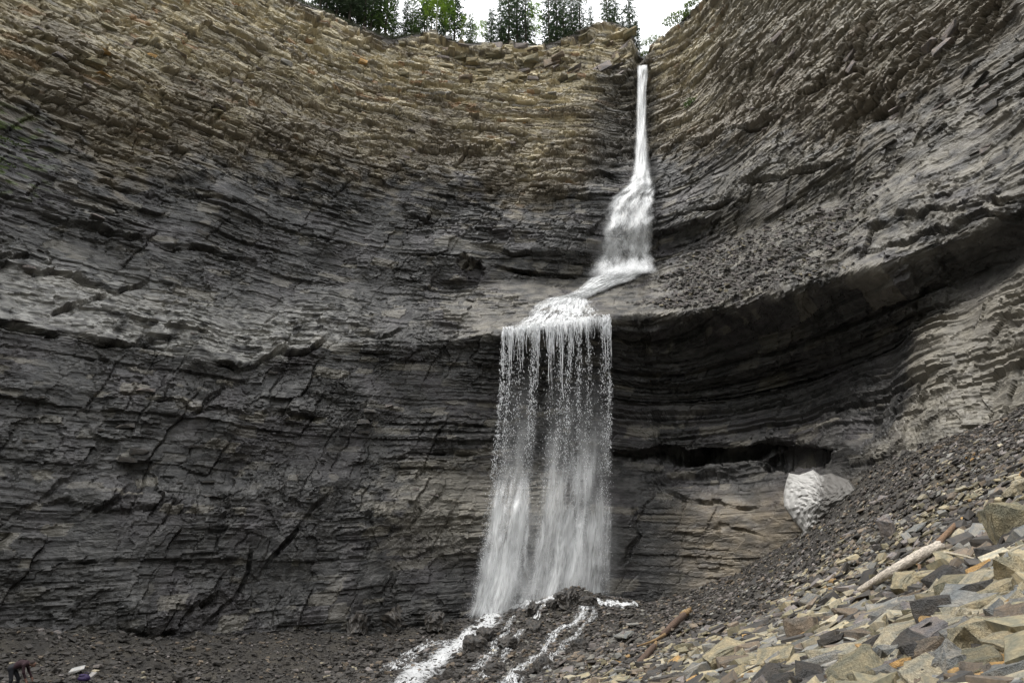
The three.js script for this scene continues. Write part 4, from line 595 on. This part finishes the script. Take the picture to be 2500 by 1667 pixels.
const T_NAMES = ['dark green spruce', 'dense blackish green spruce', 'fresh green young spruce', 'slender bright green aspen', 'pale stemmed bright green birch'];
const heightWord = (h) => (h < 3.5 ? 'very small' : h < 6 ? 'small' : h < 9.2 ? 'medium tall' : 'tall');
TREES.forEach(([u, h, k, back], i) => {
  h *= 1.22; const s = rimSpot(u, back), t = thing(k < 3 ? 'spruce_tree' : k === 3 ? 'aspen_tree' : 'birch_tree', s.x, s.y, s.z, hash(i, 3) * 6.28), sc = h / (k < 3 ? 10 : 7), wide = k < 3 ? rr(1.1, 1.5) * Math.max(1, 1.4 - h * 0.035) : 1;
  const tr = mesh('trunk', k < 3 ? SPT : AST, k < 3 ? barkMat : birchMat, t), cr = mesh('crown', k < 3 ? SPR[i % 5] : ASP[i % 3], k < 3 ? needleMats[k] : springMats[k - 3], t);
  tr.scale.set(sc, sc, sc); cr.scale.set(sc * wide, sc, sc * wide);
  tag(t, `${heightWord(h)} ${T_NAMES[k]} on the rim ${u < 970 ? 'in the thick stand' : u < 1085 ? 'amid mixed saplings' : u < 1190 ? 'near the pale birch' : u < 1330 ? 'in the dense clump' : u < 1470 ? 'beside the sky gap' : u < 1600 ? 'on the blocky knob' : 'above the green bush'}`, 'tree', `${heightWord(h)} ${T_NAMES[k]}s on the rim`);
});
// shrubs and tufts
function leafBall(n, rx, ry, rz, l, w) { const F = faces(); for (let i = 0; i < n; i++) { const a = rnd() * 6.28, r = Math.sqrt(rnd()), p = [Math.cos(a) * r * rx, Math.abs(gauss()) * ry * (1.1 - 0.6 * r), Math.sin(a) * r * rz], b = rnd() * 6.28; F.diamond(p, [Math.cos(b) * 0.6, rr(0.2, 1), Math.sin(b) * 0.6], [-Math.sin(b), 0.2, Math.cos(b)], rr(0.6, 1.2) * l, rr(0.7, 1.2) * w); } return F.geo(); }
const bushMat = leafMat(0.13, 0.20, 0.035);
function bush(name, u, v, n, rx, ry, label, lift = 0.5, l = 0.3, w = 0.06, m = bushMat) {
  const h = wallHit(u, v), s = h.th * DEG * 38; rock(s, h.y, h.th, colAt(h.th, 'rim'), colAt(h.th, 'lip')); const [x, z] = plan(h.th, surfR(h.th, h.y) - C.d * 0.8 + 0.1);
  const rs = v < 140 ? rimSpot(u, 0.05) : null, t = rs ? thing(name, rs.x - 0.9 * Math.sin(rs.th * DEG), rs.y + (u < 1620 ? 0.15 : 0), rs.z + 0.9 * Math.cos(rs.th * DEG), -rs.th * DEG) : thing(name, x, h.y - 0.2, z, -h.th * DEG), st = trunkGeo(0.6, 0.04); mesh('stem', st, barkMat, t); const f = mesh('foliage', leafBall(n, rx, ry, rx * 0.5, l, w), m, t); tag(t, label, 'shrub');
}
bush('green_bush', 1660, 66, 1000, 1.9, 0.75, 'green leafy bush on the rim edge right of the notch'); bush('green_bush', 1694, 52, 300, 0.9, 0.4, 'smaller green bush higher up beside the rim bush'); bush('grass_tuft', 1596, 118, 900, 1.4, 0.9, 'bright green grassy tuft hanging in the notch above the waterfall', 0.5, 0.35, 0.03);
bush('grass_tuft', 1580, 128, 300, 0.6, 0.6, 'narrow bright tuft of grass at the very lip of the waterfall', 0.5, 0.35, 0.03); bush('green_bush', 1686, 250, 400, 0.9, 0.9, 'little dark green bush growing on the bare face right of the waterfall', 0.5, 0.25, 0.05, needleMats[2]); bush('moss_clump', 30, 345, 300, 1.3, 0.25, 'low green moss clump on the shaded wall', 0.4, 0.15, 0.05, leafMat(0.07, 0.10, 0.02)); bush('moss_clump', 8, 402, 240, 1.0, 0.25, 'lower green moss clump on the shaded wall', 0.4, 0.15, 0.05, leafMat(0.07, 0.10, 0.02));
{                                                                    // turf along the rim
  const F = faces(); for (let i = 0; i < 9; i++) { const b = rnd() * 6.28; F.diamond([gauss() * 0.12, 0, gauss() * 0.12], [Math.cos(b) * 0.35, 0.9, Math.sin(b) * 0.35], [-Math.sin(b), 0, Math.cos(b)], rr(0.2, 0.45), 0.02); }
  const N = 1500, im = shad(new THREE.InstancedMesh(F.geo(), leafMat(0.045, 0.055, 0.018), N)); im.name = 'rim_grass'; im.userData = { kind: 'stuff', label: 'dark grass and moss along the cliff rim', category: 'grass' };
  for (let i = 0; i < N; i++) { const th = rr(-34, 34), back = Math.abs(gauss()) * 0.9, [x, z] = plan(th, R0(th) + 0.7 + back), q = (-0.4 + Math.sqrt(0.16 + 88 * back)) / 44, y = colAt(th, 'rim') * (1 - sst(0, 0.5, q)) + sst(0, 0.5, q) * 61 + 1.2 * q - 0.12; Q1.setFromEuler(new THREE.Euler(gauss() * 0.3, rnd() * 6, gauss() * 0.3)); const s = rr(0.5, 1.5); M4.compose(V3.set(x, y, z), Q1, S3.set(s, s, s)); im.setMatrixAt(i, M4); }
  scene.add(im);
}

// ------------------------------------------------------------------ old snow bank at the foot of the undercut
{
  const outline = [[1926, 1154], [1952, 1158], [1985, 1146], [2006, 1160], [2030, 1154], [2075, 1172], [2092, 1195], [2082, 1225], [2050, 1270], [2020, 1305], [1985, 1330], [1948, 1344], [1950, 1318], [1962, 1300], [1935, 1268], [1914, 1236], [1914, 1196], [1920, 1172]], cx = 2000, cy = 1225, NR = 20, NA = 72, pos = [], col = [], idx = [];
  for (let r = 0; r <= NR; r++) for (let a = 0; a < NA; a++) {
    const f = a / NA * outline.length, i = Math.floor(f), t = f - i, p = outline[i], p2 = outline[(i + 1) % outline.length], ox = lerp(p[0], p2[0], t), oy = lerp(p[1], p2[1], t), q = r / NR, u = lerp(cx, ox, q), v = lerp(cy, oy, q), scal = 0.07 * Math.abs(Math.sin((v - 1150) / 11 + 3 * n2(u / 30, v / 30))) + 0.14 * n2(u / 20, v / 14) + 0.05 * n2(u / 8, v / 6), lift = (0.25 + 1.35 * Math.sqrt(Math.max(0, 1 - q * q))) * (1 - 0.2 * sst(2010, 2080, u)) + scal * (1 - 0.4 * sst(1990, 2030, u)) - (q > 0.98 ? 0.5 : 0), h = wallHit(u, v, Math.max(-0.3, lift));
    pos.push(h.x, h.y, h.z); const dirt = clamp(sst(1972, 2012, u + 14 * n2(u / 14, v / 14) + 0.1 * (v - 1250)) * 0.9 + 0.4 * sst(0.1, 0.6, n2(u / 9, v / 6)) + 0.5 * sst(1290, 1335, v + 10 * n2(u / 8, v / 8)), 0, 1), c = mix3([0.50, 0.49, 0.47], [0.11, 0.103, 0.094], dirt); col.push(...c);
  }
  for (let r = 0; r < NR; r++) for (let a = 0; a < NA; a++) { const b = (a + 1) % NA, A = r * NA + a, B = r * NA + b, D = A + NA, E = B + NA; idx.push(A, D, B, B, D, E); }
  const g = new THREE.BufferGeometry(); g.setAttribute('position', new THREE.Float32BufferAttribute(pos, 3)); g.setAttribute('color', new THREE.Float32BufferAttribute(col, 3)); g.setIndex(idx); g.computeVertexNormals();
  tag(mesh('snow_bank', g, new THREE.MeshStandardMaterial({ vertexColors: true, roughness: 0.8, flatShading: true })), 'leftover bank of scalloped snow, half white and half dirty, against the dark wall', 'snow');
}

// ------------------------------------------------------------------ driftwood
const woodMap = dataTex(256, 512, (i, j) => { const a = tileN(i, j, 256, 512, 9, 1.2, 6), b = tileN(i, j, 256, 512, 2, 2, 12), v = 0.8 + 0.12 * a + 0.1 * b; return [v, v * 0.985, v * 0.96]; }, true), woodBump = dataTex(256, 512, (i, j) => { const v = 0.5 + 0.4 * tileN(i, j, 256, 512, 9, 1.2, 6); return [v, v, v]; });
const wood = (r, g, b) => new THREE.MeshStandardMaterial({ color: new THREE.Color(r / 0.6, g / 0.6, b / 0.6), map: woodMap, bumpMap: woodBump, bumpScale: 0.012, roughness: 0.8 });
const woodGrey = wood(0.42, 0.38, 0.335), woodBrown = wood(0.20, 0.125, 0.075), woodRed = wood(0.10, 0.065, 0.047), woodOrange = wood(0.25, 0.165, 0.08), woodPale = wood(0.55, 0.50, 0.40);
function stick(pts, r0, r1, seed) {                                   // tapered, knotty, with broken ends
  const curve = new THREE.CatmullRomCurve3(pts.map((p) => new THREE.Vector3(...p))), nv = 40, nu = 14, fr = curve.computeFrenetFrames(nv), pos = [], uv = [], idx = [];
  for (let j = 0; j <= nv; j++) { const q = j / nv, p = curve.getPointAt(q), end = j === 0 || j === nv; for (let i = 0; i <= nu; i++) { const a = i / nu * 6.2832, k = i % nu, r = lerp(r0, r1, q) * (1 + 0.14 * n2(Math.cos(a) * 0.8 + seed, q * 7 + Math.sin(a)) + 0.06 * n2(k * 0.9, q * 25 + seed)), cut = end ? (hash(k, seed, j) - 0.5) * 1.2 * r0 : 0, N = fr.normals[j], B = fr.binormals[j], T = fr.tangents[j]; pos.push(p.x + r * (Math.cos(a) * N.x + Math.sin(a) * B.x) + T.x * cut, p.y + r * (Math.cos(a) * N.y + Math.sin(a) * B.y) + T.y * cut, p.z + r * (Math.cos(a) * N.z + Math.sin(a) * B.z) + T.z * cut); uv.push(i / nu, q * 2); } }
  const c0 = pos.length / 3; for (const q of [0, 1]) { const p = curve.getPointAt(q); pos.push(p.x, p.y, p.z); uv.push(0.5, q); }
  for (let j = 0; j < nv; j++) for (let i = 0; i < nu; i++) { const a = j * (nu + 1) + i; idx.push(a, a + 1, a + nu + 1, a + 1, a + nu + 2, a + nu + 1); }
  for (let i = 0; i < nu; i++) { idx.push(c0, i + 1, i); const a = nv * (nu + 1) + i; idx.push(c0 + 1, a, a + 1); }
  const g = new THREE.BufferGeometry(); g.setAttribute('position', new THREE.Float32BufferAttribute(pos, 3)); g.setAttribute('uv', new THREE.Float32BufferAttribute(uv, 2)); g.setIndex(idx); g.computeVertexNormals(); return g;
}
function lying(name, parts, label, category = 'log') {                 // parts: [name, pixels with lift, r0, r1 in pixels, material]
  const all = parts.map(([n, px, r0, r1, m]) => { const P = px.map(([u, v, lift = 0]) => { const h = groundHit(u, v); return [h.x, h.y + lift + r0 * h.t / FPX, h.z, h.t]; }); return [n, P, r0 * P[0][3] / FPX, r1 * P[P.length - 1][3] / FPX, m]; });
  const o = all[0][1][0], t = thing(name, o[0], o[1], o[2]);
  all.forEach(([n, P, r0, r1, m], i) => mesh(n, stick(P.map((p) => [p[0] - o[0], p[1] - o[1], p[2] - o[2]]), r0, r1, i * 3 + used.size), m, t)); tag(t, label, category); return t;
}
lying('driftwood_log', [['trunk', [[2106, 1462, 0.05], [2170, 1436, 0.14], [2240, 1402, 0.16], [2304, 1362, 0.12]], 9, 13, woodGrey], ['broken_branch', [[2298, 1356, 0.14], [2320, 1330, 0.12], [2340, 1300, 0.1]], 7, 5, woodBrown], ['branch_stub', [[2250, 1404, 0.1], [2252, 1422, 0.0]], 4, 2, woodBrown]], 'bleached grey driftwood log with a broken brown branch lying on the scree');
lying('fallen_log', [['trunk', [[1618, 1568, 0.08], [1648, 1542, 0.12], [1672, 1520, 0.14]], 7, 8, woodRed], ['splintered_tip', [[1668, 1524, 0.14], [1688, 1508, 0.16]], 9, 5, woodOrange], ['twig', [[1625, 1562, 0.1], [1590, 1578, 0.05], [1556, 1586, 0.02]], 4, 2, woodOrange]], 'reddish brown log with a bright orange splintered tip near the stream');
lying('fallen_log', [['trunk', [[1560, 1640, 0.05], [1580, 1616, 0.08], [1598, 1594, 0.06]], 8, 7, woodRed], ['splintered_tip', [[1598, 1594, 0.06], [1604, 1586, 0.1]], 6, 3, woodOrange]], 'short dull red log end poking from dark rubble');
lying('pale_twig', [['stem', [[2312, 1372, 0.12], [2360, 1382, 0.12], [2410, 1398, 0.08], [2450, 1414, 0.03]], 3, 2, woodPale]], 'long thin pale twig curving away from the driftwood log', 'twig');
lying('white_stick', [['stem', [[2384, 1404, 0.05], [2426, 1430, 0.05]], 6, 5, wood(0.6, 0.58, 0.52)]], 'short thick whitish stick beside the thin pale twig', 'stick');
lying('red_stick', [['stem', [[2350, 1434, 0.03], [2420, 1442, 0.03]], 5, 3, woodRed]], 'thin dark red stick under the big tan slab', 'stick');
lying('brown_stick', [['stem', [[2215, 1424, 0.02], [2246, 1414, 0.02]], 6, 5, woodRed]], 'short brown stick half hidden beneath the driftwood log', 'stick');

// ------------------------------------------------------------------ the person and the things left on the talus
function bodyMesh(bones, size, res, colourAt) {
  const mc = new MarchingCubes(res, new THREE.MeshStandardMaterial(), false, false, 200000); mc.isolation = 0; const cell = 2 * size / res;
  for (let z = 0; z < res; z++) for (let y = 0; y < res; y++) for (let x = 0; x < res; x++) {
    const px = (x - res / 2) * cell, py = (y - res / 2) * cell, pz = (z - res / 2) * cell; let d = 9;
    for (const [a, b, ra, rb] of bones) { const dx = b[0] - a[0], dy = b[1] - a[1], dz = b[2] - a[2], t = clamp(((px - a[0]) * dx + (py - a[1]) * dy + (pz - a[2]) * dz) / (dx * dx + dy * dy + dz * dz + 1e-9), 0, 1), e = Math.hypot(px - a[0] - dx * t, py - a[1] - dy * t, pz - a[2] - dz * t) - lerp(ra, rb, t), h = clamp(0.5 + 0.5 * (d - e) / 0.035, 0, 1); d = lerp(d, e, h) - 0.035 * h * (1 - h); }
    mc.field[x + y * res + z * res * res] = -d;
  }
  mc.update(); const n = mc.count, pos = new Float32Array(n * 3), col = new Float32Array(n * 3);
  for (let i = 0; i < n; i++) { const x = mc.positionArray[i * 3] * size, y = mc.positionArray[i * 3 + 1] * size, z = mc.positionArray[i * 3 + 2] * size; pos[i * 3] = x; pos[i * 3 + 1] = y; pos[i * 3 + 2] = z; const c = colourAt(x, y, z); col[i * 3] = c[0]; col[i * 3 + 1] = c[1]; col[i * 3 + 2] = c[2]; }
  const g = new THREE.BufferGeometry(); g.setAttribute('position', new THREE.BufferAttribute(pos, 3)); g.setAttribute('color', new THREE.BufferAttribute(col, 3)); g.computeVertexNormals(); return g;
}
{
  // bent forward from the hips, hands near the ground; y = 0 is hip height, facing +x
  const fingers = (hx, hy, hz) => [0, 1, 2, 3].map((k) => [[hx + 0.02, hy - 0.05, hz - 0.03 + k * 0.02], [hx + 0.05, hy - 0.13 + 0.01 * Math.abs(k - 1.5), hz - 0.034 + k * 0.022], 0.011, 0.009]).concat([[[hx + 0.03, hy - 0.01, hz - 0.03], [hx + 0.075, hy - 0.06, hz - 0.055], 0.012, 0.010]]);
  const bones = [[[-0.08, 0, 0.09], [0.02, -0.42, 0.12], 0.095, 0.06], [[0.02, -0.42, 0.12], [-0.06, -0.83, 0.13], 0.06, 0.042], [[-0.06, -0.83, 0.13], [0.1, -0.87, 0.14], 0.045, 0.035], [[-0.06, 0, -0.09], [0.18, -0.4, -0.12], 0.095, 0.06], [[0.18, -0.4, -0.12], [0.2, -0.83, -0.13], 0.06, 0.042], [[0.2, -0.83, -0.13], [0.36, -0.87, -0.13], 0.045, 0.035],
    [[-0.08, 0, 0.05], [-0.08, 0, -0.05], 0.13, 0.13], [[-0.06, 0.01, 0], [0.18, 0.12, 0], 0.14, 0.145], [[0.18, 0.12, 0], [0.36, 0.12, 0], 0.155, 0.13], [[0.34, 0.12, 0.1], [0.34, 0.12, -0.1], 0.085, 0.085], [[0.40, 0.12, 0], [0.48, 0.12, 0], 0.06, 0.055], [[0.52, 0.12, 0], [0.62, 0.09, 0], 0.088, 0.078], [[0.60, 0.04, 0], [0.61, 0.03, 0], 0.055, 0.05], [[0.655, 0.02, 0], [0.668, 0.005, 0], 0.016, 0.014],
    [[0.34, 0.11, 0.19], [0.40, -0.16, 0.22], 0.058, 0.045], [[0.40, -0.16, 0.22], [0.50, -0.40, 0.18], 0.045, 0.032], [[0.50, -0.40, 0.18], [0.53, -0.47, 0.18], 0.036, 0.032], ...fingers(0.53, -0.46, 0.18), [[0.34, 0.11, -0.19], [0.44, -0.15, -0.22], 0.058, 0.045], [[0.44, -0.15, -0.22], [0.58, -0.36, -0.16], 0.045, 0.032], [[0.58, -0.36, -0.16], [0.61, -0.43, -0.16], 0.036, 0.032], ...fingers(0.61, -0.42, -0.16)];
  const h = groundHit(26, 1664), d = 24 / h.t, x = h.x * d, z = h.z * d, gy = groundQ(x, z);
  const t = thing('person', x, gy + 0.9, z, 0.35), colAtP = (X, Y, Z) => (X > 0.49 && Y > -0.02 ? [0.16, 0.09, 0.065] : X > 0.45 && Y < -0.38 ? [0.2, 0.11, 0.08] : Y < -0.80 ? [0.012, 0.011, 0.011] : X > 0.02 && Y > -0.4 && (Y > -0.02 || X > 0.3) ? [0.022, 0.006, 0.01] : [0.012, 0.012, 0.016]);
  mesh('body', bodyMesh(bones, 0.98, 96, colAtP), new THREE.MeshStandardMaterial({ vertexColors: true, roughness: 0.85 }), t);
  const hg = new THREE.SphereGeometry(0.1, 20, 14, 0, 6.3, 0, 1.75); hg.scale(1.05, 1, 0.98); hg.rotateZ(-0.25); hg.translate(0.56, 0.135, 0); mesh('hair', hg, new THREE.MeshStandardMaterial({ color: new THREE.Color(0.02, 0.012, 0.01), roughness: 0.8 }), t);
  tag(t, 'person in a dark maroon jacket and black trousers bending down on the talus', 'person');
}
{
  const spot = (u, v) => groundHit(u, v);
  let h = spot(186, 1646), o = mesh('white_stone', HULLS[2], new THREE.MeshStandardMaterial({ color: new THREE.Color(0.55, 0.54, 0.52), map: stoneMap, roughness: 0.8, flatShading: true })); o.position.set(h.x, h.y + 0.1, h.z); o.scale.set(0.62, 0.7, 0.4); o.rotation.set(0.35, 0.3, 0.1); tag(o, 'flat bright white stone lying on the dark talus beside a purple bag', 'stone');
  h = spot(222, 1656); o = mesh('white_stone', HULLS[8], new THREE.MeshStandardMaterial({ color: new THREE.Color(0.42, 0.40, 0.38), map: stoneMap, roughness: 0.8, flatShading: true })); o.position.set(h.x, h.y + 0.08, h.z); o.scale.set(0.34, 0.4, 0.3); o.rotation.set(0.2, 1.3, 0.4); tag(o, 'small greyish white stone right against the purple bag', 'stone');
  h = spot(202, 1664); const t = thing('purple_bag', h.x, h.y, h.z, 0.4); t.scale.setScalar(0.6); const m = new THREE.MeshStandardMaterial({ color: new THREE.Color(0.025, 0.012, 0.06), roughness: 0.7 });
  const bg = new THREE.SphereGeometry(0.5, 24, 16), p = bg.attributes.position; for (let i = 0; i < p.count; i++) { const x = p.getX(i), y = p.getY(i), z = p.getZ(i), k = 1 + 0.12 * n3(x * 3, y * 3, z * 3); p.setXYZ(i, x * 0.78 * k, Math.max(-0.2, y * 0.52 * k) + 0.2, z * 0.5 * k); } bg.computeVertexNormals(); mesh('bag_body', bg, m, t);
  const sg = new THREE.TorusGeometry(0.13, 0.02, 8, 20, 3.2); sg.translate(0.1, 0.44, 0); mesh('strap', sg, m, t); const fg = new THREE.SphereGeometry(0.2, 16, 10, 0, 6.3, 0, 1.6); fg.scale(1.2, 0.35, 1); fg.translate(-0.1, 0.42, 0); mesh('flap', fg, m, t); tag(t, 'dark purple bag slumped on the talus between two white stones', 'bag');
}
renderer.render(scene, camera);
